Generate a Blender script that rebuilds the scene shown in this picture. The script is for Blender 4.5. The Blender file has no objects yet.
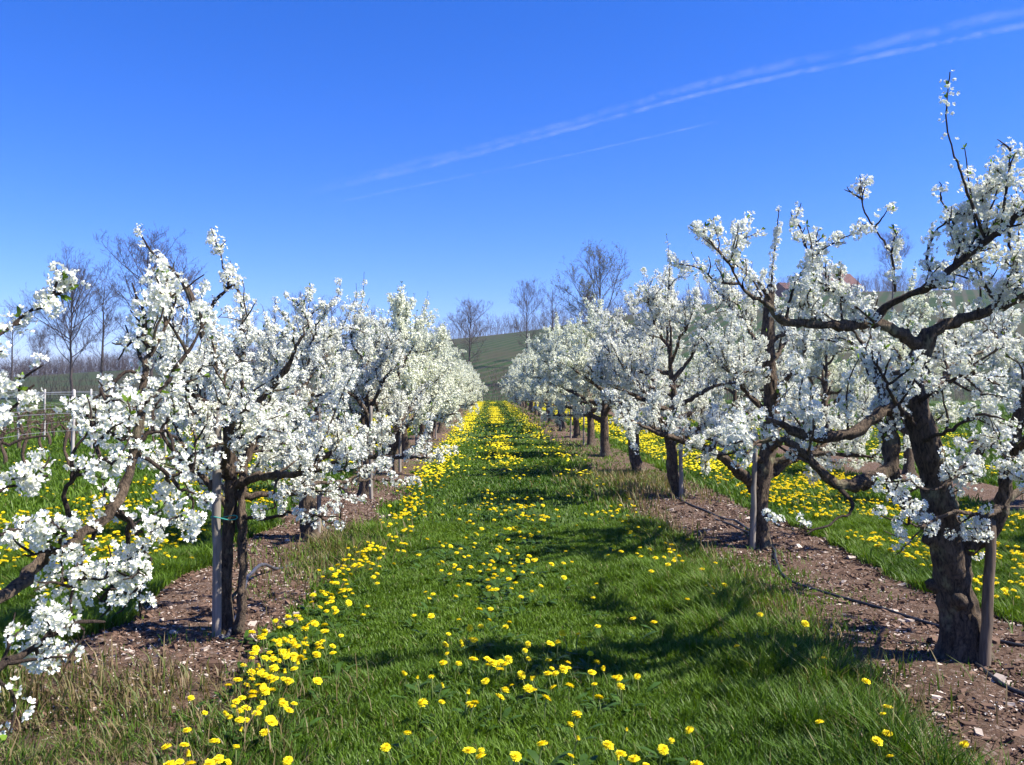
import bpy, math, random
import numpy as np
from mathutils import Vector, Matrix, Euler, noise as mnoise

R = math.radians
SC = bpy.context.scene
COL = SC.collection

# ------------------------------------------------------------------ camera
F = 869.0                      # focal length in pixels of a 1024 wide frame
cam_d = bpy.data.cameras.new('camera')
cam = bpy.data.objects.new('camera', cam_d); COL.objects.link(cam)
cam_d.sensor_width = 36.0; cam_d.lens = F / 1024 * 36
cam_d.clip_start = 0.05; cam_d.clip_end = 40000
cam.location = (0, 0, 1.5)
cam.rotation_euler = (R(90 + 0.36), 0, R(-1.45))
SC.camera = cam

# ------------------------------------------------------------------ sky, sun, exposure
SUN_EL, SUN_AZ = 50.0, 102.0   # azimuth clockwise from the path direction (+Y)
world = bpy.data.worlds.new('World'); SC.world = world; world.use_nodes = True
wn, wl = world.node_tree.nodes, world.node_tree.links
wn.clear()
sky = wn.new('ShaderNodeTexSky'); sky.sky_type = 'NISHITA'; sky.sun_disc = False
sky.sun_elevation = R(SUN_EL); sky.sun_rotation = R(SUN_AZ)
sky.altitude = 0; sky.air_density = 1.0; sky.dust_density = 0.0; sky.ozone_density = 5.0
hsv = wn.new('ShaderNodeHueSaturation')
hsv.inputs['Saturation'].default_value = 1.3
hsv.inputs['Hue'].default_value = 0.503
bg = wn.new('ShaderNodeBackground'); bg.inputs['Strength'].default_value = 0.085
wo = wn.new('ShaderNodeOutputWorld')
wl.new(sky.outputs[0], hsv.inputs['Color']); tint = wn.new('ShaderNodeMix'); tint.data_type = 'RGBA'; tint.blend_type = 'MULTIPLY'; tint.inputs[0].default_value = 1
tint.inputs[7].default_value = (.69, .71, 1.15, 1)       # white balance of the camera's blue
wl.new(hsv.outputs[0], tint.inputs[6]); wl.new(tint.outputs[2], bg.inputs['Color'])
wl.new(bg.outputs[0], wo.inputs['Surface'])
sun_d = bpy.data.lights.new('sun', 'SUN'); sun_d.energy = 5.0; sun_d.angle = R(0.53)
sun_d.color = (1.0, 0.95, 0.84)
sun = bpy.data.objects.new('sun', sun_d); COL.objects.link(sun)
sv = Vector((math.cos(R(SUN_EL)) * math.sin(R(SUN_AZ)), math.cos(R(SUN_EL)) * math.cos(R(SUN_AZ)), math.sin(R(SUN_EL))))
sun.rotation_euler = sv.to_track_quat('Z', 'Y').to_euler()
sun.location = sv * 50
SC.view_settings.view_transform = 'Standard'; SC.view_settings.look = 'None'
SC.view_settings.exposure = 1.2; SC.view_settings.gamma = 1.0
SC.view_settings.use_curve_mapping = False
SC.render.engine = 'CYCLES'
SC.cycles.max_bounces = 7; SC.cycles.diffuse_bounces = 3; SC.cycles.transmission_bounces = 4
SC.cycles.transparent_max_bounces = 12; SC.cycles.volume_bounces = 0
SC.cycles.use_denoising = True

# ------------------------------------------------------------------ helpers
CAM_M = Matrix.Translation(cam.location) @ cam.rotation_euler.to_matrix().to_4x4()
def at(px, py, d):
    """world point seen at photo pixel (px, py) at d metres along the lens axis"""
    return np.array(CAM_M @ Vector(((px - 512) / F * d, -(py - 382.5) / F * d, -d)))

def vnoise(x, y, seed=0):
    """smooth 2D value noise, 0..1"""
    x = np.asarray(x, float); y = np.asarray(y, float)
    xi = np.floor(x).astype(np.int64); yi = np.floor(y).astype(np.int64)
    fx = x - xi; fy = y - yi
    fx = fx * fx * (3 - 2 * fx); fy = fy * fy * (3 - 2 * fy)
    def h(a, b):
        v = (a * 374761393 + b * 668265263 + seed * 974634777) & 0x7fffffff
        v = ((v ^ (v >> 13)) * 1274126177) & 0x7fffffff
        v = v ^ (v >> 16)
        return (v & 0xffff) / 65535.0
    return (h(xi, yi) * (1 - fx) + h(xi + 1, yi) * fx) * (1 - fy) + (h(xi, yi + 1) * (1 - fx) + h(xi + 1, yi + 1) * fx) * fy

def sstep(a, b, x):
    t = np.clip((np.asarray(x, float) - a) / (b - a), 0, 1)
    return t * t * (3 - 2 * t)

HX = [-1400, -400, -147, -61, -18, 15, 58, 102, 160, 400, 1400]
HZ = [3.0, 3.2, 3.6, 9.0, 15.2, 19.0, 25.5, 30.0, 31.8, 36, 38]
def H(x, y):
    x = np.asarray(x, float); y = np.asarray(y, float)
    z = 0.05 * (vnoise(x * .9, y * .9, 3) - .5) + 0.03 * (vnoise(x * 3, y * 3, 5) - .5)
    z = z * sstep(400, 60, y)
    crest = np.interp(x, HX, HZ)
    z = z + crest * (0.22 * sstep(100, 170, y) + 0.78 * sstep(120, 265, y))
    z = z + 1.2 * (vnoise(x / 40, y / 40, 8) - .5) * sstep(110, 200, y)
    return z
def Hs(x, y): return float(H(np.array([x]), np.array([y]))[0])

def new_obj(name, me, parent=None, mats=()):
    o = bpy.data.objects.new(name, me); COL.objects.link(o)
    if parent is not None: o.parent = parent
    return o
def mesh_np(name, verts, quads=None, tris=None, mats=(), col=None, smooth=True, mat_idx=None, attr='col'):
    me = bpy.data.meshes.new(name)
    verts = np.asarray(verts, np.float32)
    nq = 0 if quads is None else len(quads); nt = 0 if tris is None else len(tris)
    me.vertices.add(len(verts)); me.vertices.foreach_set('co', verts.ravel())
    loops = []
    if nq: loops.append(np.asarray(quads, np.int32).ravel())
    if nt: loops.append(np.asarray(tris, np.int32).ravel())
    loops = np.concatenate(loops) if loops else np.zeros(0, np.int32)
    me.loops.add(len(loops)); me.loops.foreach_set('vertex_index', loops)
    me.polygons.add(nq + nt)
    st = np.concatenate([np.arange(nq) * 4, nq * 4 + np.arange(nt) * 3]).astype(np.int32)
    me.polygons.foreach_set('loop_start', st)
    if mat_idx is not None: me.polygons.foreach_set('material_index', np.asarray(mat_idx, np.int32))
    me.polygons.foreach_set('use_smooth', np.full(nq + nt, smooth))
    me.update(calc_edges=True)
    if col is not None:
        a = me.attributes.new(attr, 'FLOAT_COLOR', 'POINT')
        c = np.ones((len(verts), 4), np.float32); c[:, :3] = col
        a.data.foreach_set('color', c.ravel())
    for m in (mats if isinstance(mats, (list, tuple)) else [mats]): me.materials.append(m)
    return me
class MB:
    """collects vertices and faces for one mesh"""
    def __init__(s): s.v = []; s.q = []; s.t = []; s.c = []; s.n = 0; s.mq = []; s.mt = []
    def add(s, v, q=None, t=None, c=None, m=0):
        v = np.asarray(v, float).reshape(-1, 3); s.v.append(v)
        if q is not None and len(q): s.q.append(np.asarray(q) + s.n); s.mq.append(np.full(len(q), m))
        if t is not None and len(t): s.t.append(np.asarray(t) + s.n); s.mt.append(np.full(len(t), m))
        if c is not None: s.c.append(np.broadcast_to(np.asarray(c, float), (len(v), 3)))
        s.n += len(v)
    def box(s, cx, cy, cz, sx, sy, sz, c=None, m=0):
        v = np.array([[x, y, z] for x in (-.5, .5) for y in (-.5, .5) for z in (-.5, .5)]) * [sx, sy, sz] + [cx, cy, cz]
        s.add(v, [(0, 1, 3, 2), (4, 6, 7, 5), (0, 4, 5, 1), (2, 3, 7, 6), (0, 2, 6, 4), (1, 5, 7, 3)], c=c, m=m)
    def mesh(s, name, mats, smooth=True):
        q = np.concatenate(s.q) if s.q else None; t = np.concatenate(s.t) if s.t else None
        mi = np.concatenate((s.mq if s.q else []) + (s.mt if s.t else []))
        return mesh_np(name, np.concatenate(s.v), q, t, mats, np.concatenate(s.c) if s.c else None, smooth, mi)
    def build(s, name, mats, parent=None, smooth=True): return new_obj(name, s.mesh(name, mats, smooth), parent)

def unit(v): return v / np.maximum(np.linalg.norm(v, axis=-1, keepdims=True), 1e-9)
def tubes(mb, paths, radii, k=6, cap=False, c=None):
    """paths (m,n,3), radii (m,n): m swept tubes of k sides"""
    paths = np.asarray(paths, float); radii = np.asarray(radii, float)
    if len(paths) == 0: return
    m, n, _ = paths.shape
    T = np.empty_like(paths)
    T[:, 1:-1] = paths[:, 2:] - paths[:, :-2]; T[:, 0] = paths[:, 1] - paths[:, 0]; T[:, -1] = paths[:, -1] - paths[:, -2]
    T = unit(T)
    ref = np.where(np.abs(T[:, :1, 2:3]) > .8, np.array([[[1., 0, 0]]]), np.array([[[0., 0, 1]]]))
    U = np.empty_like(T); u = unit(np.cross(T[:, 0], ref[:, 0]))
    for i in range(n):
        u = unit(u - T[:, i] * np.sum(u * T[:, i], -1, keepdims=True)); U[:, i] = u
    W = np.cross(T, U)
    a = np.arange(k) * 2 * np.pi / k
    V = paths[:, :, None] + radii[:, :, None, None] * (U[:, :, None] * np.cos(a)[:, None] + W[:, :, None] * np.sin(a)[:, None])
    idx = np.arange(m * n * k).reshape(m, n, k)
    A = idx[:, :-1]; B = idx[:, 1:]
    q = np.stack([A, np.roll(A, -1, 2), np.roll(B, -1, 2), B], -1).reshape(-1, 4)
    V = V.reshape(-1, 3); t = None
    if cap:
        ce = np.concatenate([paths[:, 0], paths[:, -1]]); V = np.concatenate([V, ce])
        t = []
        for j in range(m):
            for s in range(k):
                t.append((idx[j, 0, (s + 1) % k], idx[j, 0, s], m * n * k + j))
                t.append((idx[j, -1, s], idx[j, -1, (s + 1) % k], m * n * k + m + j))
    mb.add(V, q, t, c)
def resample(pts, n):
    """Catmull-Rom through control points (columns interpolated alike)"""
    P = np.asarray(pts, float)
    if len(P) == 2: return P[0] + (P[1] - P[0]) * np.linspace(0, 1, n)[:, None]
    P = np.concatenate([[2 * P[0] - P[1]], P, [2 * P[-1] - P[-2]]])
    seg = np.linalg.norm(np.diff(P[1:-1, :3], axis=0), axis=1); cum = np.concatenate([[0], np.cumsum(seg)])
    s = np.linspace(0, cum[-1], n); i = np.clip(np.searchsorted(cum, s, 'right') - 1, 0, len(seg) - 1)
    t = ((s - cum[i]) / np.maximum(seg[i], 1e-9))[:, None]
    a, b, c, d = P[i], P[i + 1], P[i + 2], P[i + 3]
    return .5 * (2 * b + (c - a) * t + (2 * a - 5 * b + 4 * c - d) * t * t + (3 * b - a - 3 * c + d) * t ** 3)
def grow(rng, start, dirs, length, n, wig=.25, trop=(0, 0, .1), wig0=None):
    """m random-walk paths of n points"""
    m = len(start); P = np.empty((m, n, 3)); P[:, 0] = start; d = unit(np.asarray(dirs, float)).copy()
    st = (np.asarray(length, float) / (n - 1))[:, None]
    for i in range(1, n):
        d = unit(d + rng.normal(0, wig, (m, 3)) + np.asarray(trop))
        P[:, i] = P[:, i - 1] + d * st
    return P
def sample(rng, paths, spacing, t0=.1, t1=1.0, min_n=1):
    """points along the paths: position, tangent, parameter"""
    paths = np.asarray(paths, float); m, n, _ = paths.shape
    L = np.linalg.norm(np.diff(paths, axis=1), axis=2).sum(1)
    cnt = np.maximum(min_n, rng.poisson(np.maximum(L * (t1 - t0) / spacing, 0)))
    i = np.repeat(np.arange(m), cnt); t = rng.uniform(t0, t1, len(i))
    f = t * (n - 1); k = np.minimum(f.astype(int), n - 2); fr = (f - k)[:, None]
    p = paths[i, k] * (1 - fr) + paths[i, k + 1] * fr
    return p, unit(paths[i, k + 1] - paths[i, k]), t, i

# ------------------------------------------------------------------ materials
def mat(name):
    m = bpy.data.materials.new(name); m.use_nodes = True
    m.node_tree.nodes.clear(); return m, m.node_tree.nodes, m.node_tree.links
def nd(ns, t, **kw):
    n = ns.new(t)
    for k, v in kw.items():
        if k in n.inputs.keys(): n.inputs[k].default_value = v
        else: setattr(n, k, v)
    return n
def ramp(ns, ls, src, stops):
    r = ns.new('ShaderNodeValToRGB'); e = r.color_ramp.elements
    while len(e) < len(stops): e.new(.5)
    for el, (p, c) in zip(e, stops): el.position = p; el.color = (*c, 1)
    ls.new(src, r.inputs[0]); return r
def mixc(ns, ls, fac, a, b, bt='MIX'):
    m = ns.new('ShaderNodeMix'); m.data_type = 'RGBA'; m.blend_type = bt
    for s, v in ((0, fac), (6, a), (7, b)):
        if hasattr(v, 'is_linked') or hasattr(v, 'links'): ls.new(v, m.inputs[s])
        else: m.inputs[s].default_value = v if s == 0 else (*v, 1)
    return m.outputs[2]
def finish(ns, ls, color, rough=.8, bump=None, bstr=.4, bdist=.02, spec=.3):
    b = nd(ns, 'ShaderNodeBsdfPrincipled', Roughness=rough)
    b.inputs['Specular IOR Level'].default_value = spec
    if hasattr(color, 'links'): ls.new(color, b.inputs['Base Color'])
    else: b.inputs['Base Color'].default_value = (*color, 1)
    if bump is not None:
        bp = nd(ns, 'ShaderNodeBump', Strength=bstr, Distance=bdist); ls.new(bump, bp.inputs['Height']); ls.new(bp.outputs[0], b.inputs['Normal'])
    o = ns.new('ShaderNodeOutputMaterial'); ls.new(b.outputs[0], o.inputs[0]); return b
def coords(ns, ls, scale=(1, 1, 1), obj=True):
    tc = ns.new('ShaderNodeTexCoord'); mp = ns.new('ShaderNodeMapping'); mp.inputs['Scale'].default_value = scale
    ls.new(tc.outputs['Object'], mp.inputs[0]); return mp.outputs[0]
def noise_n(ns, ls, vec, scale, detail=4, rough=.55, dist=0):
    n = nd(ns, 'ShaderNodeTexNoise', Scale=scale, Detail=detail, Roughness=rough, Distortion=dist); ls.new(vec, n.inputs['Vector']); return n.outputs['Fac']

def bark_mat(name, dark, light, lichen, scale=1.0, lich=.62):
    m, ns, ls = mat(name); v = coords(ns, ls, (1, 1, .35)); v2 = coords(ns, ls)
    n1 = noise_n(ns, ls, v, 30 * scale, 6, .72, 1.2); n2 = noise_n(ns, ls, v2, 7 * scale, 3); n3 = noise_n(ns, ls, v, 75 * scale, 4, .7, .6)
    c = ramp(ns, ls, n1, [(.34, dark), (.68, light)]).outputs[0]
    lf = ramp(ns, ls, n2, [(lich, (0, 0, 0)), (lich + .12, (1, 1, 1))]).outputs[0]
    c = mixc(ns, ls, lf, c, lichen)
    crack = ramp(ns, ls, n3, [(.36, (.35, .35, .35)), (.5, (1, 1, 1))]).outputs[0]
    c = mixc(ns, ls, 1.0, c, crack, 'MULTIPLY')
    hmix = nd(ns, 'ShaderNodeMath', operation='ADD'); ls.new(n1, hmix.inputs[0]); ls.new(n3, hmix.inputs[1])
    finish(ns, ls, c, .9, hmix.outputs[0], .9, .02 / scale); return m
M = {}
M['bark'] = bark_mat('plum_bark', (.018, .012, .009), (.19, .135, .092), (.22, .2, .12), lich=.58)
M['twig'] = bark_mat('young_bark', (.022, .015, .012), (.08, .055, .04), (.1, .085, .05), 1.6)
M['bare_bark'] = bark_mat('grey_bark', (.05, .038, .034), (.11, .085, .075), (.12, .11, .085), .1)
M['bare_twig'] = bark_mat('bare_twigs', (.08, .058, .054), (.135, .1, .09), (.13, .105, .08), .1)
M['vine_bark'] = bark_mat('vine_bark', (.06, .04, .03), (.17, .115, .08), (.15, .12, .08), .8)

def leafy(name, color=None, transl=.35, tint=None, rough=.6):
    m, ns, ls = mat(name)
    if color is None:
        a = ns.new('ShaderNodeAttribute'); a.attribute_name = 'col'; src = a.outputs['Color']
    else:
        r = ns.new('ShaderNodeRGB'); r.outputs[0].default_value = (*color, 1); src = r.outputs[0]
    d = nd(ns, 'ShaderNodeBsdfPrincipled', Roughness=rough); d.inputs['Specular IOR Level'].default_value = .25
    ls.new(src, d.inputs['Base Color'])
    t = ns.new('ShaderNodeBsdfTranslucent')
    ls.new(mixc(ns, ls, 1.0, src, tint or (1, 1, 1), 'MULTIPLY'), t.inputs['Color'])
    mx = nd(ns, 'ShaderNodeMixShader'); mx.inputs[0].default_value = transl
    ls.new(d.outputs[0], mx.inputs[1]); ls.new(t.outputs[0], mx.inputs[2])
    o = ns.new('ShaderNodeOutputMaterial'); ls.new(mx.outputs[0], o.inputs[0]); return m
M['petal'] = leafy('white_petals', None, .26, (.98, 1, .95), .7)
M['leaf'] = leafy('young_leaf', None, .4, (1, 1, .5))
M['grass'] = leafy('grass_blades', None, .35, (1.0, 1.0, .55), .5)
M['dandelion'] = leafy('dandelion_yellow', None, .22, (1, .9, .4), .7)
M['stem'] = leafy('dandelion_stem', (.16, .2, .06), .15)

def ground_mat():
    m, ns, ls = mat('orchard_floor'); v = coords(ns, ls)
    n1 = noise_n(ns, ls, v, .6, 5); n2 = noise_n(ns, ls, v, 14, 5)
    c = ramp(ns, ls, n2, [(.3, (.022, .038, .009)), (.6, (.045, .075, .015)), (.8, (.10, .085, .035))]).outputs[0]
    c2 = ramp(ns, ls, n2, [(.3, (.035, .06, .012)), (.7, (.07, .11, .022))]).outputs[0]
    c = mixc(ns, ls, ramp(ns, ls, n1, [(.4, (0, 0, 0)), (.65, (1, 1, 1))]).outputs[0], c, c2)
    # hillside: vineyard rows on green, brown fallow land towards the top
    sep = ns.new('ShaderNodeSeparateXYZ'); ls.new(v, sep.inputs[0])
    w = nd(ns, 'ShaderNodeTexWave', wave_type='BANDS', bands_direction='X', Scale=.11, Distortion=.8, Detail=1)
    w.inputs['Detail Scale'].default_value = .3
    mp = ns.new('ShaderNodeMapping'); mp.inputs['Rotation'].default_value = (0, 0, R(28)); ls.new(v, mp.inputs[0]); ls.new(mp.outputs[0], w.inputs['Vector'])
    nl = noise_n(ns, ls, v, .02, 3); nf = noise_n(ns, ls, v, .5, 4)
    g = ramp(ns, ls, nf, [(.3, (.016, .033, .009)), (.7, (.031, .056, .015))]).outputs[0]
    g = mixc(ns, ls, ramp(ns, ls, w.outputs['Fac'], [(.5, (0, 0, 0)), (.85, (.85, .85, .85))]).outputs[0], g, (.06, .058, .036))
    g = mixc(ns, ls, ramp(ns, ls, noise_n(ns, ls, v, .045, 4, .6, .5), [(.48, (0, 0, 0)), (.6, (.7, .7, .7))]).outputs[0], g, (.05, .045, .024))
    br = ramp(ns, ls, nf, [(.3, (.05, .037, .025)), (.7, (.085, .06, .042))]).outputs[0]
    mr = nd(ns, 'ShaderNodeMapRange'); mr.inputs[1].default_value = 252; mr.inputs[2].default_value = 262
    yy = nd(ns, 'ShaderNodeMath', operation='MULTIPLY_ADD'); yy.inputs[1].default_value = 26; ls.new(nl, yy.inputs[0]); ls.new(sep.outputs[1], yy.inputs[2])
    ls.new(yy.outputs[0], mr.inputs[0])
    hc = mixc(ns, ls, mr.outputs[0], g, br)
    ma = nd(ns, 'ShaderNodeMapRange'); ma.inputs[1].default_value = 98; ma.inputs[2].default_value = 112; ls.new(sep.outputs[1], ma.inputs[0])
    c = mixc(ns, ls, ma.outputs[0], c, hc)
    finish(ns, ls, c, .95, n2, .5, .03, .1); return m
def soil_mat():
    m, ns, ls = mat('bark_mulch_soil'); v = coords(ns, ls)
    n1 = noise_n(ns, ls, v, 55, 6, .7); n2 = noise_n(ns, ls, v, 1.6, 4)
    vo = nd(ns, 'ShaderNodeTexVoronoi', Scale=70); ls.new(v, vo.inputs['Vector'])
    c = ramp(ns, ls, n1, [(.28, (.04, .024, .017)), (.52, (.112, .069, .047)), (.74, (.22, .155, .115))]).outputs[0]
    c = mixc(ns, ls, ramp(ns, ls, vo.outputs['Color'], [(.72, (0, 0, 0)), (.8, (.75, .75, .75))]).outputs[0], c, (.27, .205, .17))
    c = mixc(ns, ls, ramp(ns, ls, n2, [(.45, (0, 0, 0)), (.7, (.5, .5, .5))]).outputs[0], c, (.085, .06, .038))
    finish(ns, ls, c, .95, n1, .9, .03, .1); return m
def chip_mat():
    m, ns, ls = mat('mulch_chips')
    a = ns.new('ShaderNodeAttribute'); a.attribute_name = 'col'
    finish(ns, ls, a.outputs['Color'], .9, None, spec=.15); return m
def wood_mat(name, a, b, sc=1):
    m, ns, ls = mat(name); v = coords(ns, ls, (1, 1, .05)); n = noise_n(ns, ls, v, 60 * sc, 5, .6, .3); n2 = noise_n(ns, ls, coords(ns, ls), 5, 3)
    c = ramp(ns, ls, n, [(.3, a), (.7, b)]).outputs[0]
    c = mixc(ns, ls, ramp(ns, ls, n2, [(.5, (0, 0, 0)), (.75, (.5, .5, .5))]).outputs[0], c, tuple(.55 * x for x in a))
    finish(ns, ls, c, .85, n, .5, .004); return m
def plain(name, c, rough=.7, nscale=20, var=.25, metal=0, spec=.3):
    m, ns, ls = mat(name); n = noise_n(ns, ls, coords(ns, ls), nscale, 4)
    cc = ramp(ns, ls, n, [(.3, tuple(x * (1 - var) for x in c)), (.7, tuple(x * (1 + var) for x in c))]).outputs[0]
    b = finish(ns, ls, cc, rough, n, .15, .01, spec); b.inputs['Metallic'].default_value = metal; return m
M['ground'] = ground_mat(); M['soil'] = soil_mat(); M['chips'] = chip_mat()
M['stake'] = wood_mat('weathered_wood', (.13, .11, .09), (.3, .26, .22))
M['brown_stake'] = wood_mat('brown_wood', (.06, .042, .03), (.19, .14, .1))
M['twine'] = plain('green_twine', (.05, .3, .24), .7)
M['hose'] = plain('black_hose', (.02, .02, .022), .45, 30, .3, 0, .4)
M['grey_hose'] = plain('grey_hose', (.06, .06, .075), .4, 30, .3, 0, .5)
M['wire'] = plain('galvanised_wire', (.42, .42, .44), .4, 10, .1, .6)
M['post'] = wood_mat('pale_post', (.3, .27, .25), (.5, .47, .44))
M['roof'] = plain('red_roof', (.11, .05, .038), .85, 3); M['grey_roof'] = plain('slate_roof', (.06, .07, .095), .7, 3)
M['wall'] = plain('house_render', (.5, .42, .36), .9, 2, .1); M['redwall'] = plain('brick_wall', (.28, .1, .07), .9, 2)
M['glass'] = plain('window_glass', (.03, .035, .045), .1, 2, .1, 0, .6); M['door'] = plain('door_wood', (.08, .045, .03), .6)

def tag(o, label=None, cat=None, group=None, kind=None):
    if label: o['label'] = label
    if cat: o['category'] = cat
    if group: o['group'] = group
    if kind: o['kind'] = kind
    return o
def empty(name, loc, rz=0):
    o = bpy.data.objects.new(name, None); COL.objects.link(o); o.location = loc; o.rotation_euler = (0, 0, rz)
    o.empty_display_size = .1; return o
KIDS = {}
def child(name, me, parent):
    o = new_obj(name, me, parent); KIDS.setdefault(parent.name, []).append(o); return o
def copy_tree(o, loc, rz=0, sc=1):
    c = o.copy(); COL.objects.link(c); c.location = loc; c.rotation_euler = (0, 0, rz); c.scale = (sc, sc, sc)
    for k in ('label', 'group'):
        if k in c: del c[k]
    for ch in KIDS.get(o.name, []):
        d = ch.copy(); COL.objects.link(d); d.parent = c; KIDS.setdefault(c.name, []).append(d)
    return c

# ------------------------------------------------------------------ ground and soil strips
def axis(segs):
    out = []
    for a, b, s in segs: out += list(np.arange(a, b, s))
    return np.array(out + [segs[-1][1]])
gx = axis([(-1500, -300, 100), (-300, -60, 12), (-60, -10, 2.5), (-10, 10, .2), (10, 60, 2.5), (60, 300, 12), (300, 1500, 100)])
gy = axis([(-40, 0, 5), (0, 2, .5), (2, 16, .2), (16, 60, 1.5), (60, 320, 6), (320, 3000, 120)])
X, Y = np.meshgrid(gx, gy); idx = np.arange(X.size).reshape(X.shape)
q = np.stack([idx[:-1, :-1], idx[:-1, 1:], idx[1:, 1:], idx[1:, :-1]], -1).reshape(-1, 4)
gr = new_obj('ground', mesh_np('ground', np.stack([X, Y, H(X, Y)], -1).reshape(-1, 3), q, None, M['ground']))
tag(gr, 'orchard ground running into the vineyard hillside', 'ground', kind='structure')

# edges of the bare soil strips under the rows: (left, right)
STRIPS = [(1.82, 3.2, 0), (-2.4, -1.26, 1), (6.2, 7.6, 2)]
def edge_wob(y, s): return .13 * (vnoise(y * 1.1, y * 0 + s, 11) - .5) * 2 + .09 * (vnoise(y * 4.3, y * 0 + s, 12) - .5) * 2
def soil_in(x, y):
    """1 inside bare soil, 0 on grass"""
    x = np.asarray(x, float); y = np.asarray(y, float); r = np.zeros(np.broadcast(x, y).shape)
    for a, b, s in STRIPS:
        l = a + edge_wob(y, s * 7 + 1); rr = b + edge_wob(y, s * 7 + 2)
        ins = sstep(l - .06, l + .06, x) * sstep(rr + .06, rr - .06, x)
        if s == 1: ins = ins * sstep(3.7, 4.3, y + .7 * (vnoise(x * 2, y * 2, 31) - .5))
        ins = ins * (1 - .55 * sstep(11.5, 14, y) * (s != 2))
        r = np.maximum(r, ins)
    return r
for a, b, s in STRIPS:
    xs = np.arange(a - .5, b + .5001, .035 if s < 2 else .12); ys = np.concatenate([np.arange(2.2, 14, .04), np.arange(14, 95, .25)])
    X, Y = np.meshgrid(xs, ys)
    l = a + edge_wob(Y, s * 7 + 1); rr = b + edge_wob(Y, s * 7 + 2)
    prof = sstep(l - .2, l + .12, X) * sstep(rr + .2, rr - .12, X)
    Z = H(X, Y) - .05 + .085 * prof + .022 * (vnoise(X * 7, Y * 7, 21) - .5) * prof + .016 * (vnoise(X * 19, Y * 19, 22) - .5) * prof
    idx = np.arange(X.size).reshape(X.shape)
    q = np.stack([idx[:-1, :-1], idx[:-1, 1:], idx[1:, 1:], idx[1:, :-1]], -1).reshape(-1, 4)
    o = new_obj('soil_strip', mesh_np('soil_strip', np.stack([X, Y, Z], -1).reshape(-1, 3), q, None, M['soil']))
    tag(o, ['bare brown mulch strip under the right-hand row of plum trees', 'bare brown mulch strip under the left-hand row of plum trees',
            'bare mulch strip under the second row behind the right-hand trees'][s], 'soil', kind='structure')
def Hsoil(x, y): return H(x, y) + .035 * (soil_in(x, y) > .5)

# ------------------------------------------------------------------ plum trees
def flower_template(fine):
    V = []; Q = []; T = []; C = []
    for i in range(5):
        a = i * 2 * np.pi / 5; ca, sa = math.cos(a), math.sin(a); b = len(V)
        pts = [(.05, 0, 0), (.46, -.33, .10), (.46, .33, .10), (.84, -.27, .40), (.84, .27, .40), (.95, 0, .5)] if fine else [(.0, 0, 0), (.6, -.46, .22), (.95, 0, .45), (.6, .46, .22)]
        for r, w, z in pts: V.append((r * ca - w * sa, r * sa + w * ca, z))
        C += [(.62, .66, .3)] + [(.85, .845, .79)] * (len(pts) - 1)
        if fine: T += [(b, b + 2, b + 1), (b + 3, b + 4, b + 5)]; Q.append((b + 1, b + 2, b + 4, b + 3))
        else: Q.append((b, b + 3, b + 2, b + 1))
    if fine:      # stamens: a small yellowish tuft
        for i in range(4):
            a = i * 1.6 + .4; b = len(V)
            V += [(0, 0, .05), (.3 * math.cos(a), .3 * math.sin(a), .42), (.3 * math.cos(a + .35), .3 * math.sin(a + .35), .42)]
            C += [(.6, .65, .3), (.75, .7, .3), (.75, .7, .3)]; T.append((b, b + 1, b + 2))
    return np.array(V), np.array(Q), (np.array(T) if T else None), np.array(C)
FT = {True: flower_template(True), False: flower_template(False)}
def frames(N, rng):
    N = unit(N); r = rng.normal(size=N.shape); U = unit(np.cross(N, r)); return U, np.cross(N, U), N
def scatter(mb, tmpl, pos, nrm, size, rng, colvar=.0):
    V, Q, T, C = tmpl; m = len(pos); n = len(V)
    if m == 0: return
    U, W, N = frames(nrm, rng)
    P = pos[:, None] + size[:, None, None] * (V[:, 0, None] * U[:, None] + V[:, 1, None] * W[:, None] + V[:, 2, None] * N[:, None])
    off = (np.arange(m) * n)[:, None, None]
    c = np.broadcast_to(C, (m, n, 3)) * (1 + colvar * rng.uniform(-1, 1, (m, 1, 1)))
    mb.add(P.reshape(-1, 3), (Q + off).reshape(-1, 4) if Q is not None else None, (T + off).reshape(-1, 3) if T is not None else None, c.reshape(-1, 3))
LEAF = (np.array([(0, 0, 0), (.35, -.2, .06), (.35, .2, .06), (.75, -.15, .03), (.75, .15, .03), (1, 0, -.06)]), np.array([(1, 2, 4, 3)]), np.array([(0, 2, 1), (3, 4, 5)]), np.tile(np.array([.16, .26, .03]), (6, 1)))

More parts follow.
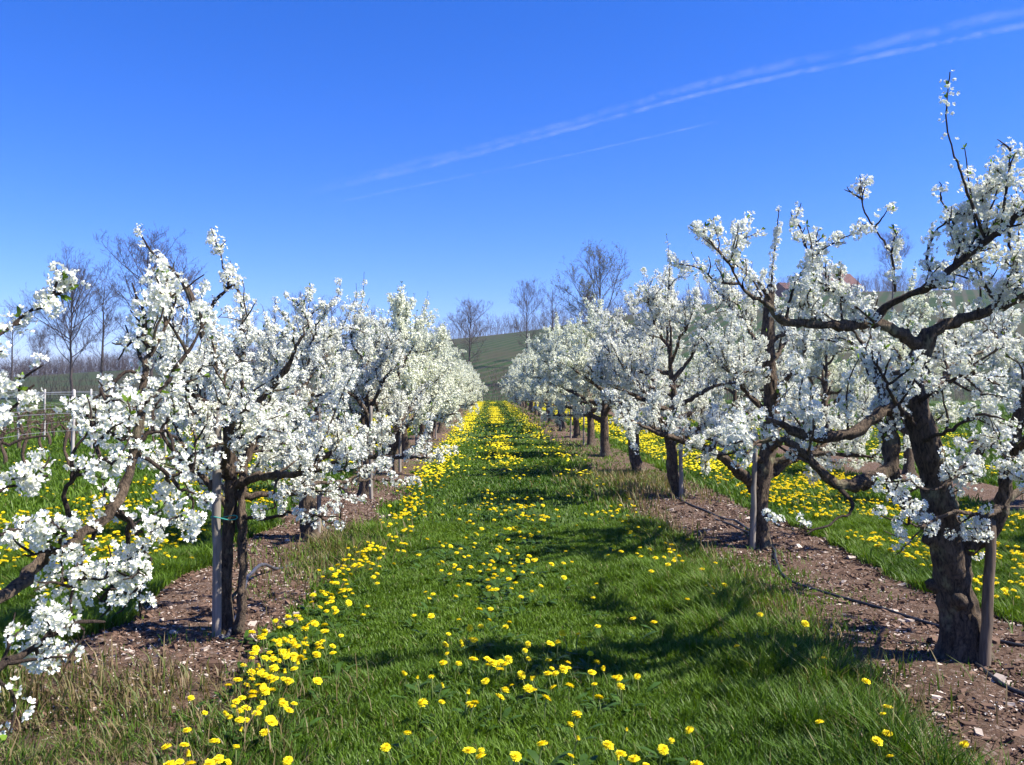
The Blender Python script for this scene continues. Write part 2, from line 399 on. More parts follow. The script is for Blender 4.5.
def gnarl(P, rad, rng, amt=.25):
    n = len(P); w = np.cumsum(rng.normal(0, 1, n)); w = w - np.linspace(w[0], w[-1], n)
    rad = rad * (1 + amt * (vnoise(np.arange(n) * .55, np.zeros(n) + rng.integers(999), 4) - .5) * 2)
    return rad
def wood_tube(mb, P, rad, k, rng, rough=.1):
    """a trunk or limb with lumpy fluted section and a rounded end"""
    n = len(P); T = np.gradient(P, axis=0); T = unit(T)
    u = unit(np.cross(T[0], [0, 1, .2])); U = []
    for i in range(n):
        u = unit(u - T[i] * np.dot(u, T[i])); U.append(u)
    U = np.array(U); W = np.cross(T, U); a = np.arange(k) * 2 * np.pi / k
    s = rng.integers(9999)
    aa, ii = np.meshgrid(a, np.arange(n) * .5)
    f = 1 + rough * .8 * (np.abs(vnoise(np.cos(aa) * 6 + 60, np.sin(aa) * 6 + ii * .3, s + 2) - .5) * 4 - 1) + rough * (2 * (vnoise(np.cos(aa) * 1.6 + 9, np.sin(aa) * 1.6 + ii * .35, s) - .5) + 1.0 * (vnoise(np.cos(aa) * 4 + 30, np.sin(aa) * 4 + ii, s + 1) - .5))
    V = P[:, None] + (rad[:, None] * f)[..., None] * (U[:, None] * np.cos(a)[:, None] + W[:, None] * np.sin(a)[:, None])
    idx = np.arange(n * k).reshape(n, k); A, B = idx[:-1], idx[1:]
    q = np.stack([A, np.roll(A, -1, 1), np.roll(B, -1, 1), B], -1).reshape(-1, 4)
    V = np.concatenate([V.reshape(-1, 3), [P[-1] + T[-1] * rad[-1] * .6]])
    t = [(idx[-1, j], idx[-1, (j + 1) % k], n * k) for j in range(k)]
    mb.add(V, q, t)

def plum(seed, trunk, limbs, fine=True, den=1.0, fsize=.0128, shoots=1.0, sec=1.0, leafn=2.0):
    """trunk: Nx4 control rows (x,y,z,r); limbs: list of (Nx4 rows, opts). Returns the tree's part meshes."""
    rng = np.random.default_rng(seed)
    parts = []
    P = resample(trunk, 84 if fine else 18); rad = gnarl(P, np.maximum(P[:, 3], .008), rng, .05)
    flare = 1 + .35 * np.exp(-np.maximum(P[:, 2], 0) / .07); mb = MB()
    wood_tube(mb, P[:, :3], rad * flare, 36 if fine else 10, rng, .13)
    # a few pruning stubs and knots
    for _ in range(5 if fine else 0):
        i = rng.integers(16, 74); a = rng.uniform(0, 6.28); d = np.array([math.cos(a), math.sin(a), .3])
        pp = P[i, :3] + np.linspace(.5, 1.5, 4)[:, None] * d * rad[i]; wood_tube(mb, pp, np.array([.55, .5, .4, .33]) * rad[i], 8, rng, .2)
    parts.append(('trunk', mb, M['bark']))
    fl_p, fl_n, lf_p, lf_n = [], [], [], []
    for ctrl, o in limbs:
        ctrl = np.asarray(ctrl, float); mb = MB()
        n = max(10, int(np.linalg.norm(np.diff(ctrl[:, :3], axis=0), axis=1)  .sum() / .028)); n = n if fine else max(8, n // 3)
        LP = resample(ctrl, n)
        if o.get('wig', 1): LP[1:-1, :3] += rng.normal(0, .005, (n - 2, 3)) * o.get('wig', 1)
        lr = gnarl(LP, np.maximum(LP[:, 3] * (.8 if fine else .9), .003), rng, .2)
        wood_tube(mb, LP[:, :3], lr, (18 if lr[0] > .025 else 8) if fine else 6, rng, .2)
        L3 = LP[None, :, :3]; t0 = o.get('t0', .25)
        blossom_paths = []
        if o.get('sec', 1):
            p, tg, t, _ = sample(rng, L3, .085 / (sec * o.get('sec', 1)), t0, 1.0, 2)
            side = unit(np.cross(tg, rng.normal(size=tg.shape)))
            d = unit(tg * rng.uniform(.2, .9, (len(p), 1)) + side * rng.uniform(.5, 1., (len(p), 1)) + np.array([0, 0, o.get('up', .35)]))
            ln = rng.uniform(.16, .55, len(p)) * o.get('slen', 1) * (1.15 - .5 * t)
            SP = grow(rng, p, d, ln, 8, .22, (0, 0, o.get('trop', .06)))
            SR = np.linspace(1, .35, 8)[None] * (.0045 + .008 * (ln / .6))[:, None]
            tubes(mb, SP, SR, 5 if fine else 4)
            p2, tg2, t2, _ = sample(rng, SP, .10, .2, 1.0)
            side = unit(np.cross(tg2, rng.normal(size=tg2.shape)))
            d2 = unit(tg2 * .6 + side * .8 + np.array([0, 0, .25])); l2 = rng.uniform(.06, .26, len(p2)) * o.get('slen', 1)
            TP = grow(rng, p2, d2, l2, 5, .2, (0, 0, .08)); tubes(mb, TP, np.linspace(.0042, .002, 5)[None] * np.ones((len(p2), 1)), 4 if fine else 3)
            blossom_paths += [(SP, .12, .97, 1.0), (TP, .05, 1.0, 1.15)]
        ns_ = rng.poisson(o.get('shoots', 1.0) * shoots)
        if ns_:
            p, tg, t, _ = sample(rng, L3, .1, .3, .98); pick = rng.permutation(len(p))[:ns_]; p, tg = p[pick], tg[pick]
            d = np.array([0, 0, 1.]) + tg * .25 + rng.normal(0, .22, (len(p), 3)); ln = rng.uniform(.35, .85, len(p)) * o.get('shl', 1)
            HP = grow(rng, p, d, ln, 9, .07, (0, 0, .05)); tubes(mb, HP, np.linspace(.0075, .0025, 9)[None] * np.ones((len(p), 1)), 5)
            blossom_paths.append((HP, .1, .86, 1.5)); lf_p.append(HP[:, -1]); lf_n.append(np.tile([0, 0, 1.], (len(p), 1)))
        if o.get('self', 0): blossom_paths.append((L3, o.get('s0', .1), o.get('s1', .93), o['self']))
        for PP, a, b, w in blossom_paths:
            if not len(PP): continue
            dd = den * o.get('den', 1) * w
            # spurs in clusters, with flowerless gaps between
            cp, ct, tt, pi = sample(rng, PP, (.027 if fine else .031) / max(dd, .01), a, b)
            cs = unit(np.cross(ct, rng.normal(size=cp.shape))); f = fsize / .0128
            cc = cp + cs * rng.uniform(.008, .024, (len(cp), 1)) * f
            k = rng.integers(4, 16, len(cp)) if fine else rng.integers(3, 10, len(cp))
            if 'kmax' in o: k = rng.integers(1, o['kmax'] + 1, len(cp))
            j = np.repeat(np.arange(len(cp)), k)
            out = unit(rng.normal(size=(len(j), 3)) + cs[j] * .6 + np.array([0, 0, .2]))
            fl_p.append(cc[j] + out * rng.uniform(.014, .03, (len(j), 1)) * f); fl_n.append(unit(out + rng.normal(0, .25, (len(j), 3))))
            li = rng.random(len(cp)) < .10 * leafn; lf_p.append(cp[li]); lf_n.append(unit(ct[li] + rng.normal(0, .6, (li.sum(), 3)) + np.array([0, 0, .5])))
        parts.append(('branch', mb, M['bark'] if lr[0] > .02 else M['twig']))
    fp = np.concatenate(fl_p); fn = np.concatenate(fl_n); mb = MB()
    scatter(mb, FT[fine], fp, fn, rng.uniform(.7, 1.1, len(fp)) * fsize * .92, rng, .03)
    parts.append(('blossoms', mb, M['petal']))
    lp = np.concatenate(lf_p); ln_ = np.concatenate(lf_n); j = np.repeat(np.arange(len(lp)), 3)
    mb = MB(); U = unit(ln_[j] + rng.normal(0, .5, (len(j), 3)))
    # leaf template points along x: use a frame whose first axis is U
    V, Q, T, C = LEAF; Wv = unit(np.cross(U, rng.normal(size=U.shape))); Nv = np.cross(U, Wv); s = rng.uniform(.018, .036, len(j)) * (1 if fine else 1.3)
    PV = lp[j][:, None] + s[:, None, None] * (V[:, 0, None] * U[:, None] + V[:, 1, None] * Wv[:, None] + V[:, 2, None] * Nv[:, None])
    off = (np.arange(len(j)) * 6)[:, None, None]
    mb.add(PV.reshape(-1, 3), (Q + off).reshape(-1, 4), (T + off).reshape(-1, 3), (np.broadcast_to(C, (len(j), 6, 3)) * rng.uniform(.7, 1.25, (len(j), 1, 1))).reshape(-1, 3))
    parts.append(('leaves', mb, M['leaf']))
    return parts
NFL = []
def plum_thing(parts, loc, label, group):
    root = empty('plum_tree', loc); tag(root, label, 'tree', group)
    for nm, mb, m in parts: child(nm, mb.mesh(nm, m), root)
    return root

def auto_limbs(rng, hs, n, reach=1.0, r0=.042, top=2.0, lean=0., z0=.7, along=1.25, zmin=.82, sk=1.0):
    """limbs spread round a leader; base heights from z0 to top"""
    out = []
    for i in range(n):
        f = (i + rng.uniform(-.2, .2)) / n; f = min(max(f, 0), 1)
        z = z0 + (top - z0) * f; az = i * 2.4 + rng.uniform(-.5, .5)
        L = (1.30 - .55 * f) * reach * rng.uniform(.8, 1.15); el = R(rng.uniform(8, 38) + 22 * f)
        d = np.array([math.cos(az), math.sin(az) * along, math.tan(el)]); d = d / np.linalg.norm(d)
        p = hs(z); pts = [(*p, r0 * (1.1 - .5 * f))]; nseg = 6
        for s in range(nseg):
            d = d + rng.normal(0, .2, 3); d[2] += rng.uniform(-.12, .16) + (.14 if s > 3 else 0); d = d / np.linalg.norm(d)
            p = p + d * L / nseg; p[2] = max(p[2], zmin)
            pts.append((*p, r0 * (1.1 - .5 * f) * (1 - .82 * (s + 1) / nseg)))
        out.append((pts, dict(t0=.22, shoots=sk * (2.2 + 2.2 * f), self=.35, s0=.45, shl=.75)))
    return out
def auto_tree(seed, h=2.1, r=.075, n=11, fine=True, den=1.0, reach=1.0, lean=(0, 0), fsize=.0128, **kw):
    rng = np.random.default_rng(seed + 500)
    z = np.array([-.12, .0, .3, .6, .9, 1.3, 1.7, h]); tr = []
    dx, dy = 0, 0
    for k, zz in enumerate(z):
        if k > 1: dx += rng.normal(0, .045) + lean[0] * .1; dy += rng.normal(0, .045) + lean[1] * .1
        tr.append((dx, dy, zz, r * [1.25, 1.1, 1, .95, .8, .6, .42, .18][k]))
    T = np.array(tr)
    hs = lambda zz: np.array([np.interp(zz, z, T[:, 0]), np.interp(zz, z, T[:, 1]), zz])
    limbs = auto_limbs(rng, hs, n, reach, r * .62, h * .93)
    top = hs(h); limbs.append(([(*top, .02), (*(top + [rng.normal(0, .1), rng.normal(0, .1), .3]), .012), (*(top + [rng.normal(0, .15), rng.normal(0, .15), .6]), .004)], dict(t0=.1, shoots=2, self=1)))
    return tr, limbs, dict(seed=seed, fine=fine, den=den, fsize=fsize, **kw)

RX, LX = 2.55, -1.70
RY = [4.70] + [8.05 + 3.55 * i for i in range(23)]
LY = [1.95, 5.28] + [8.6 + 3.3 * i for i in range(25)]
GR, GL, G3 = 'plum trees in the right-hand row', 'plum trees in the left-hand row', 'plum trees of the second row to the right'
def loc_limb(base, rows):
    """photo pixel rows (px,py,depth,radius) to limb rows relative to the tree base"""
    return [(*(at(px, py, d) - base), r) for px, py, d, r in rows]

# --- nearest right-hand tree, limb by limb
def right_first():
    b = at(965, 668, 4.7); b[2] = Hs(b[0], b[1]) + .03
    tr = loc_limb(b, [(966, 690, 4.7, .17), (965, 664, 4.7, .14), (962, 630, 4.7, .125), (955, 590, 4.7, .12), (949, 552, 4.69, .128), (943, 520, 4.69, .115), (935, 480, 4.7, .10),
                      (925, 440, 4.72, .098), (914, 402, 4.75, .09), (911, 376, 4.75, .082), (921, 352, 4.75, .07), (930, 331, 4.72, .055)])
    tr = [(x, y, z, r * .78) for x, y, z, r in tr]
    L = [
        ([(944, 532, 4.68, .085), (915, 512, 4.65, .07), (894, 483, 4.65, .062), (889, 440, 4.68, .058), (887, 412, 4.7, .05), (880, 385, 4.75, .036), (868, 352, 4.8, .02), (850, 325, 4.9, .01)], dict(t0=.42, sec=1, slen=.7, shoots=1)),
        ([(955, 547, 4.7, .09), (985, 536, 4.65, .075), (1003, 505, 4.6, .066), (1010, 450, 4.55, .058), (1020, 410, 4.5, .046), (1042, 365, 4.45, .03), (1070, 320, 4.4, .012)], dict(t0=.35, sec=1.3, shoots=3)),
        ([(924, 350, 4.75, .06), (900, 335, 4.7, .05), (876, 323, 4.65, .045), (840, 325, 4.6, .042), (806, 323, 4.55, .036), (785, 321, 4.5, .032), (766, 303, 4.47, .024), (746, 291, 4.45, .012), (728, 262, 4.4, .006)], dict(t0=.2, sec=.9, slen=.75, shoots=3.5, shl=.7)),
        ([(930, 333, 4.72, .06), (958, 321, 4.7, .05), (1000, 307, 4.65, .042), (1030, 290, 4.6, .03), (1075, 262, 4.5, .012)], dict(t0=.2, sec=1.5, slen=.9, shoots=3)),
        ([(876, 321, 4.65, .036), (890, 303, 4.6, .033), (929, 286, 4.5, .032), (972, 252, 4.4, .029), (996, 233, 4.3, .024), (1028, 205, 4.2, .012), (1050, 170, 4.15, .006)], dict(t0=.25, sec=1.35, slen=.7, shoots=3, shl=.6)),
        ([(911, 398, 4.74, .055), (885, 408, 4.65, .05), (856, 431, 4.55, .044), (812, 437, 4.45, .038), (780, 425, 4.4, .028), (755, 417, 4.35, .016), (732, 404, 4.3, .008)], dict(t0=.45, sec=.7, slen=.8, shoots=1.2, shl=.6)),
        ([(888, 470, 4.65, .064), (865, 482, 4.55, .056), (838, 484, 4.5, .05), (820, 469, 4.45, .038), (796, 446, 4.4, .028), (768, 440, 4.35, .016), (745, 452, 4.3, .007)], dict(t0=.55, sec=.6, slen=.8, shoots=.5, shl=.6)),
        ([(1003, 505, 4.6, .03), (985, 515, 4.4, .02), (955, 512, 4.25, .014), (922, 525, 4.1, .009), (895, 520, 4.0, .005)], dict(t0=.12, sec=.85, slen=.62, shoots=0, trop=-.02, up=.1, den=.8)),
        ([(1010, 450, 4.55, .03), (985, 445, 4.3, .02), (960, 470, 4.1, .013), (935, 490, 4.0, .008), (905, 480, 3.95, .005)], dict(t0=.2, sec=.8, slen=.65, shoots=0, up=.1, trop=0, den=.8)),
        ([(838, 484, 4.5, .02), (852, 508, 4.4, .014), (832, 523, 4.3, .01), (800, 533, 4.25, .006), (770, 520, 4.2, .004)], dict(t0=.45, sec=.8, slen=.3, shoots=0, up=.1, den=.5)),
        ([(985, 238, 4.35, .011), (972, 205, 4.3, .009), (961, 173, 4.3, .008), (947, 124, 4.3, .006), (950, 72, 4.3, .0035)], dict(sec=0, shoots=0, self=1.5, s0=.0, s1=1.0, wig=.4, kmax=2)),
        ([(895, 292, 4.6, .012), (892, 258, 4.6, .01), (880, 236, 4.6, .008), (866, 215, 4.6, .007), (859, 190, 4.6, .004)], dict(sec=.7, slen=.35, shoots=0, self=1.1, s1=.8, wig=.4)),
        ([(1000, 236, 4.3, .012), (1003, 212, 4.25, .01), (1008, 180, 4.2, .008), (1011, 147, 4.2, .004)], dict(sec=1, slen=.35, shoots=0, self=1.3, wig=.4)),
        ([(938, 280, 4.48, .014), (926, 262, 4.5, .011), (937, 230, 4.5, .009), (972, 203, 4.45, .007), (1000, 172, 4.4, .004)], dict(sec=1, slen=.35, shoots=0, self=1.4, wig=.5)),
        ([(785, 320, 4.5, .014), (795, 285, 4.5, .01), (808, 264, 4.5, .008), (832, 243, 4.5, .006), (866, 228, 4.5, .003)], dict(sec=.6, slen=.3, shoots=0, self=1.2, wig=.4)),
        ([(860, 322, 4.62, .016), (845, 300, 4.6, .012), (822, 280, 4.6, .009), (808, 250, 4.6, .006), (800, 226, 4.6, .003)], dict(sec=1, slen=.35, shoots=0, self=1.2, s1=.75, wig=.4)),
        ([(915, 380, 4.75, .04), (940, 385, 5.1, .032), (955, 360, 5.5, .024), (985, 350, 5.9, .012), (1010, 325, 6.2, .006)], dict(sec=1, shoots=2)),
        ([(912, 372, 4.75, .04), (890, 370, 5.1, .03), (870, 345, 5.5, .022), (840, 340, 5.8, .012), (815, 318, 6.1, .006)], dict(sec=1, shoots=2)),
        ([(1003, 505, 4.6, .035), (1030, 480, 4.8, .026), (1060, 440, 5.0, .016), (1090, 400, 5.2, .006)], dict(sec=1, shoots=1)),
        ([(915, 425, 4.65, .02), (895, 400, 4.4, .015), (880, 370, 4.25, .01), (868, 345, 4.2, .005)], dict(t0=.3, sec=1, slen=.5, shoots=0, den=.8)),
        ([(920, 400, 4.68, .022), (945, 385, 4.45, .017), (970, 375, 4.3, .012), (1000, 385, 4.2, .006)], dict(t0=.3, sec=1, slen=.55, shoots=0, den=.8)),
        ([(925, 440, 4.66, .022), (950, 430, 4.4, .016), (975, 415, 4.3, .011), (1005, 420, 4.2, .006)], dict(t0=.3, sec=1, slen=.5, shoots=0, den=.8)),
        ([(972, 252, 4.4, .014), (960, 235, 4.45, .011), (950, 215, 4.5, .008), (940, 195, 4.5, .004)], dict(sec=1, slen=.35, shoots=0, self=1.4)),
        ([(1000, 307, 4.65, .02), (985, 285, 4.6, .014), (975, 262, 4.6, .009), (960, 245, 4.6, .005)], dict(sec=1.2, slen=.5, shoots=0, self=1)),
        ([(1015, 300, 4.62, .02), (1018, 270, 4.6, .014), (1010, 240, 4.6, .009), (1015, 205, 4.6, .005)], dict(sec=1.2, slen=.5, shoots=0, self=1)),
        ([(1010, 455, 4.55, .03), (1035, 440, 4.3, .022), (1050, 480, 4.1, .014), (1045, 520, 4.0, .006)], dict(sec=1.1, slen=.7, shoots=0, up=.0)),
    ]
    L = [([(x, y, z, r * .8) for x, y, z, r in loc_limb(b, rows)], o) for rows, o in L]
    return b, plum(11, tr, L, True, .76, .0132)
def right_second():
    b = at(760, 552, 8.05); b[2] = Hs(b[0], b[1]) + .03
    tr = loc_limb(b, [(760, 562, 8.05, .11), (760, 548, 8.05, .09), (759, 510, 8.05, .078), (763, 475, 8.05, .082), (770, 440, 8.05, .075), (772, 400, 8.05, .068), (768, 350, 8.05, .062), (769, 305, 8.05, .05), (771, 285, 8.05, .03)])
    rng = np.random.default_rng(77)
    T = resample(tr, 60); hs = lambda z: T[np.argmin(np.abs(T[:, 2] - z)), :3]
    L = [(loc_limb(b, rows), o) for rows, o in [
        ([(757, 490, 8.05, .07), (738, 471, 7.9, .06), (716, 453, 7.7, .05), (680, 440, 7.5, .04), (655, 432, 7.3, .02), (630, 420, 7.1, .01)], dict(t0=.35, sec=.9, shoots=2)),
        ([(770, 300, 8.05, .035), (757, 281, 7.9, .022), (738, 266, 7.8, .015), (712, 245, 7.7, .01), (690, 228, 7.6, .004)], dict(sec=.5, slen=.25, shoots=0, self=2.4, s1=.9, wig=.4)),
        ([(772, 300, 8.05, .02), (772, 272, 8.0, .012), (776, 240, 8, .009), (779, 208, 8, .004)], dict(sec=.5, slen=.2, shoots=0, self=2.6, s1=.85, wig=.3)),
        ([(762, 480, 8.05, .05), (800, 455, 8.2, .045), (840, 440, 8.4, .03), (880, 410, 8.6, .014)], dict(t0=.3, sec=1, shoots=3)),
    ]]
    L += auto_limbs(rng, hs, 11, 1.0, .04, 2.0, sk=.55)
    return b, plum(12, tr, L, True, .95, .0125)
def left_first():
    b = at(232, 640, 5.28); b[2] = Hs(b[0], b[1]) + .03
    tr = loc_limb(b, [(232, 652, 5.28, .075), (228, 638, 5.28, .046), (225, 600, 5.28, .038), (228, 540, 5.28, .036), (231, 492, 5.28, .038), (230, 450, 5.3, .038), (227, 400, 5.3, .04), (216, 362, 5.3, .034), (205, 338, 5.3, .028), (192, 300, 5.3, .022), (183, 281, 5.3, .017)])
    rng = np.random.default_rng(5)
    T = resample(tr, 60); hs = lambda z: T[np.argmin(np.abs(T[:, 2] - z)), :3]
    L = [(loc_limb(b, rows), o) for rows, o in [
        ([(238, 644, 5.26, .042), (242, 600, 5.24, .034), (243, 550, 5.25, .032), (241, 500, 5.27, .032), (247, 460, 5.35, .03), (262, 420, 5.5, .02), (270, 380, 5.6, .01)], dict(t0=.65, sec=.8, shoots=1)),
        ([(184, 283, 5.3, .016), (172, 270, 5.3, .012), (158, 258, 5.3, .009), (147, 245, 5.3, .007), (138, 229, 5.3, .004)], dict(sec=.4, slen=.2, shoots=0, self=1.3, wig=.3)),
        ([(236, 485, 5.28, .035), (255, 478, 5.2, .03), (278, 475, 5.1, .025), (312, 473, 5.0, .018), (340, 462, 4.95, .008)], dict(t0=.3, sec=.8, slen=.8, shoots=2)),
        ([(235, 515, 5.28, .022), (262, 518, 5.2, .017), (295, 513, 5.1, .012), (342, 519, 5.0, .005)], dict(t0=.5, sec=1.2, slen=.4, shoots=0, up=.05)),
        ([(231, 512, 5.28, .03), (212, 486, 5.2, .025), (186, 461, 5.1, .02), (165, 440, 5.0, .014), (150, 405, 5.0, .006)], dict(t0=.35, sec=1, shoots=2)),
        ([(230, 430, 5.3, .035), (260, 400, 5.2, .026), (285, 372, 5.1, .02), (300, 340, 5.0, .012), (308, 320, 5.0, .006)], dict(sec=.9, slen=.7, shoots=0)),
        ([(228, 415, 5.3, .03), (195, 395, 5.1, .024), (170, 370, 4.9, .018), (150, 340, 4.8, .01)], dict(sec=1, shoots=2)),
        ([(200, 325, 5.3, .02), (215, 300, 5.2, .014), (232, 285, 5.1, .008)], dict(sec=.8, slen=.45, shoots=0, self=1)),
    ]]
    L += auto_limbs(rng, hs, 8, .95, .03, 1.3, z0=.8, sk=.7)
    return b, plum(21, tr, L, True, .72, .0128, shoots=.3)
def left_near():
    b = np.array([-1.78, 1.95, Hs(-1.78, 1.95) + .02])
    p0 = np.array([0, 0, 0])
    tr = [(0, 0, -.12, .1), (0, 0, 0, .085), (.02, -.02, .3, .075), (.0, .0, .55, .07), (-.05, .02, .9, .06), (-.08, .0, 1.3, .045), (-.1, .02, 1.7, .03), (-.12, 0, 2.0, .012)]
    L = [(loc_limb(b, rows), o) for rows, o in [
        ([(0, 597, 2.25, .028), (42, 562, 2.4, .027), (78, 539, 2.5, .026), (110, 512, 2.6, .024), (127, 480, 2.65, .021), (134, 452, 2.68, .019), (139, 424, 2.7, .018), (144, 373, 2.75, .013), (168, 322, 2.8, .007), (176, 296, 2.8, .004)], dict(t0=.5, sec=.9, slen=.55, shoots=0, self=.9, s0=.62)),
        ([(78, 540, 2.5, .013), (70, 515, 2.48, .011), (68, 487, 2.45, .01), (84, 470, 2.43, .009), (106, 458, 2.4, .007)], dict(t0=.45, sec=.7, slen=.45, shoots=0)),
        ([(-60, 690, 2.05, .018), (0, 668, 2.2, .015), (40, 642, 2.3, .012), (72, 627, 2.35, .009), (105, 622, 2.4, .006)], dict(t0=.3, sec=.9, slen=.36, shoots=0, up=0, trop=-.02)),
        ([(-30, 352, 2.3, .008), (0, 334, 2.35, .007), (22, 317, 2.4, .0065), (46, 301, 2.42, .006), (62, 291, 2.45, .0045)], dict(t0=.5, sec=.9, slen=.2, shoots=0, self=.9, s0=.6, s1=1.0, wig=.2, den=1.1)),
        ([(110, 512, 2.6, .014), (128, 525, 2.65, .012), (128, 560, 2.7, .009), (100, 600, 2.7, .006)], dict(sec=1.1, slen=.5, shoots=0, up=-.1, trop=-.04)),
        ([(-40, 470, 2.15, .012), (-8, 450, 2.25, .009), (20, 440, 2.3, .007), (48, 436, 2.35, .004)], dict(t0=.3, sec=.8, slen=.3, shoots=0)),
        ([(139, 440, 2.69, .012), (160, 430, 2.75, .01), (178, 440, 2.8, .006)], dict(sec=1, slen=.5, shoots=0)),
        ([(-20, 545, 2.2, .008), (8, 535, 2.3, .007), (30, 518, 2.35, .004)], dict(sec=.8, slen=.3, shoots=0, self=1.2)),
        ([(-30, 440, 2.3, .008), (0, 420, 2.35, .007), (22, 400, 2.4, .006), (34, 385, 2.4, .004)], dict(sec=.7, slen=.3, shoots=0, self=.8)),
        ([(-30, 500, 2.3, .008), (0, 492, 2.35, .007), (26, 478, 2.4, .006), (48, 476, 2.4, .004)], dict(sec=1.0, slen=.3, shoots=0, self=1.2)),
        ([(100, 520, 2.57, .01), (80, 560, 2.5, .008), (70, 600, 2.45, .006), (84, 630, 2.45, .004)], dict(sec=1.2, slen=.35, shoots=0, self=1.2, up=-.1)),
        ([(42, 562, 2.4, .01), (58, 545, 2.3, .007), (62, 528, 2.25, .004)], dict(sec=.8, slen=.3, shoots=0, self=.8)),
        ([(115, 505, 2.6, .01), (140, 540, 2.65, .008), (150, 565, 2.65, .006), (140, 590, 2.6, .004)], dict(sec=1.2, slen=.35, shoots=0, self=1.2, up=-.1)),
        ([(144, 380, 2.74, .012), (128, 372, 2.7, .009), (108, 385, 2.65, .007), (92, 400, 2.6, .004)], dict(sec=1.3, slen=.4, shoots=0, self=.8)),
        ([(141, 405, 2.72, .012), (165, 385, 2.8, .01), (188, 350, 2.85, .008), (206, 322, 2.9, .004)], dict(sec=1.3, slen=.45, shoots=0, self=.8)),
        ([(150, 355, 2.77, .01), (140, 335, 2.75, .008), (128, 345, 2.7, .006), (118, 360, 2.7, .004)], dict(sec=1.3, slen=.35, shoots=0, self=.8)),
        ([(138, 430, 2.7, .012), (120, 440, 2.65, .01), (100, 425, 2.6, .007), (84, 432, 2.55, .004)], dict(sec=1.2, slen=.4, shoots=0, self=.6)),
        ([(134, 452, 2.68, .012), (165, 470, 2.75, .01), (190, 500, 2.8, .007), (196, 530, 2.8, .004)], dict(sec=1.2, slen=.4, shoots=0, up=-.1, trop=-.03)),
        ([(100, 470, 2.42, .008), (96, 440, 2.5, .007), (88, 415, 2.55, .0045)], dict(sec=.8, slen=.3, shoots=0)),
    ]]
    L = [([(x, y, z, r * .8) for x, y, z, r in rows], o) for rows, o in L]
    # where the in-frame limbs join the trunk outside the frame
    for i, k in ((0, .62), (2, .45), (3, 1.5), (5, .95), (7, .8)):
        rows = L[i][0]; s = np.array([0, 0, k]); e = np.array(rows[0][:3])
        L[i] = ([(*s, rows[0][3] * 1.35), (*(s * .4 + e * .6 + [0, 0, -.03]), rows[0][3] * 1.15)] + rows, dict(L[i][1], t0=max(.35, L[i][1].get('t0', .25))))
    rng = np.random.default_rng(8)
    extra = auto_limbs(rng, lambda z: np.array([-.05, 0, z]), 5, .8, .03, 1.7, z0=1.0)
    for pts, o in extra:   # the rest of this crown leans away from the path
        pts = [(-abs(x) - .05 if x > -.2 else x, -abs(y), z, r) for x, y, z, r in pts]
        L.append((pts, o))
    return b, plum(31, tr, L, True, .54, .0132, leafn=3)

b, p = right_first(); plum_thing(p, b, 'thick gnarled old plum tree in blossom with forked trunk and heavy horizontal limb', GR)
b, p = right_second(); plum_thing(p, b, 'second plum tree of the right-hand row with low sweeping bare limb', GR)
b, p = left_first(); plum_thing(p, b, 'slim young plum tree in blossom tied to a tall pale grey stake', GL)
b, p = left_near(); plum_thing(p, b, 'nearest plum tree whose blossoming branches reach in at the left edge', GL)
ORD = ['first', 'second', 'third', 'fourth', 'fifth', 'sixth', 'seventh', 'eighth', 'ninth', 'tenth', 'eleventh', 'twelfth']
def uniq(side, i, seed, x, y, tail, **kw):
    tr, L, o = auto_tree(seed, **kw)
    plum_thing(plum(o.pop('seed'), tr, L, **o), (x, y, Hs(x, y) + .03), 'blossoming plum tree, %s from the camera in the %s-hand row%s' % (ORD[i], side, tail), GR if side == 'right' else GL)
uniq('right', 2, 41, RX, RY[2], ', slim trunk', h=2.25, r=.075, n=13, reach=1.25, den=1.0)
uniq('right', 3, 42, RX + .05, RY[3], ', stout short trunk', h=2.3, r=.1, n=14, reach=1.3, fsize=.0135)
uniq('left', 2, 43, LX - .05, RY[1] + .5, ', pruned leader', h=1.7, r=.08, n=11, reach=.95, shoots=.8)
uniq('left', 3, 44, LX, LY[3], ', several leaning stems', h=1.85, r=.09, n=12, reach=.9, den=.85, fsize=.0135)
protos = []
for s in range(6):
    tr, L, o = auto_tree(60 + s, h=2.15 + .09 * s, r=.09, n=13, fine=False, reach=1.05, fsize=.021, den=.95)
    protos.append(plum(o.pop('seed'), tr, L, **o))
PR = []
def place(i, x, y, rz, sc, label, group):
    k = i % 6
    if len(PR) <= k:
        r = plum_thing(protos[k], (x, y, Hs(x, y) + .02), label, group); PR.append(r); r.rotation_euler = (0, 0, rz); r.scale = (sc,) * 3
    else: tag(copy_tree(PR[k], (x, y, Hs(x, y) + .02), rz, sc), label, group=group)
rnd = random.Random(4)
for i in range(4, 24):
    for side, xs, ys, g in (('right', RX, RY, GR), ('left', LX, LY, GL)):
        lab = 'blossoming plum tree, %s from the camera in the %s-hand row' % (ORD[i], side) if i < 12 else \
            'small distant white plum tree beyond the twelfth in the %s-hand row' % side
        place(i * 2 + (side == 'left') - 8 if i < 7 else rnd.randrange(6), xs + rnd.uniform(-.08, .08), ys[i] + rnd.uniform(-.15, .15), rnd.uniform(0, 6.28), rnd.uniform(.93, 1.1) * (1.12 if side == 'right' else .92), lab, g)
for i in range(14):
    y = 7.0 + 3.6 * i
    lab = 'white blossoming plum tree in the second row to the right, seen past the %s trunk' % ('first' if i < 3 else 'second') if i < 5 else 'white plum tree of the second row, hidden deep behind the right-hand trees'
    place(i, 6.9 + rnd.uniform(-.1, .1), y + rnd.uniform(-.2, .2), rnd.uniform(0, 6.28), rnd.uniform(.9, 1.05), lab, G3)

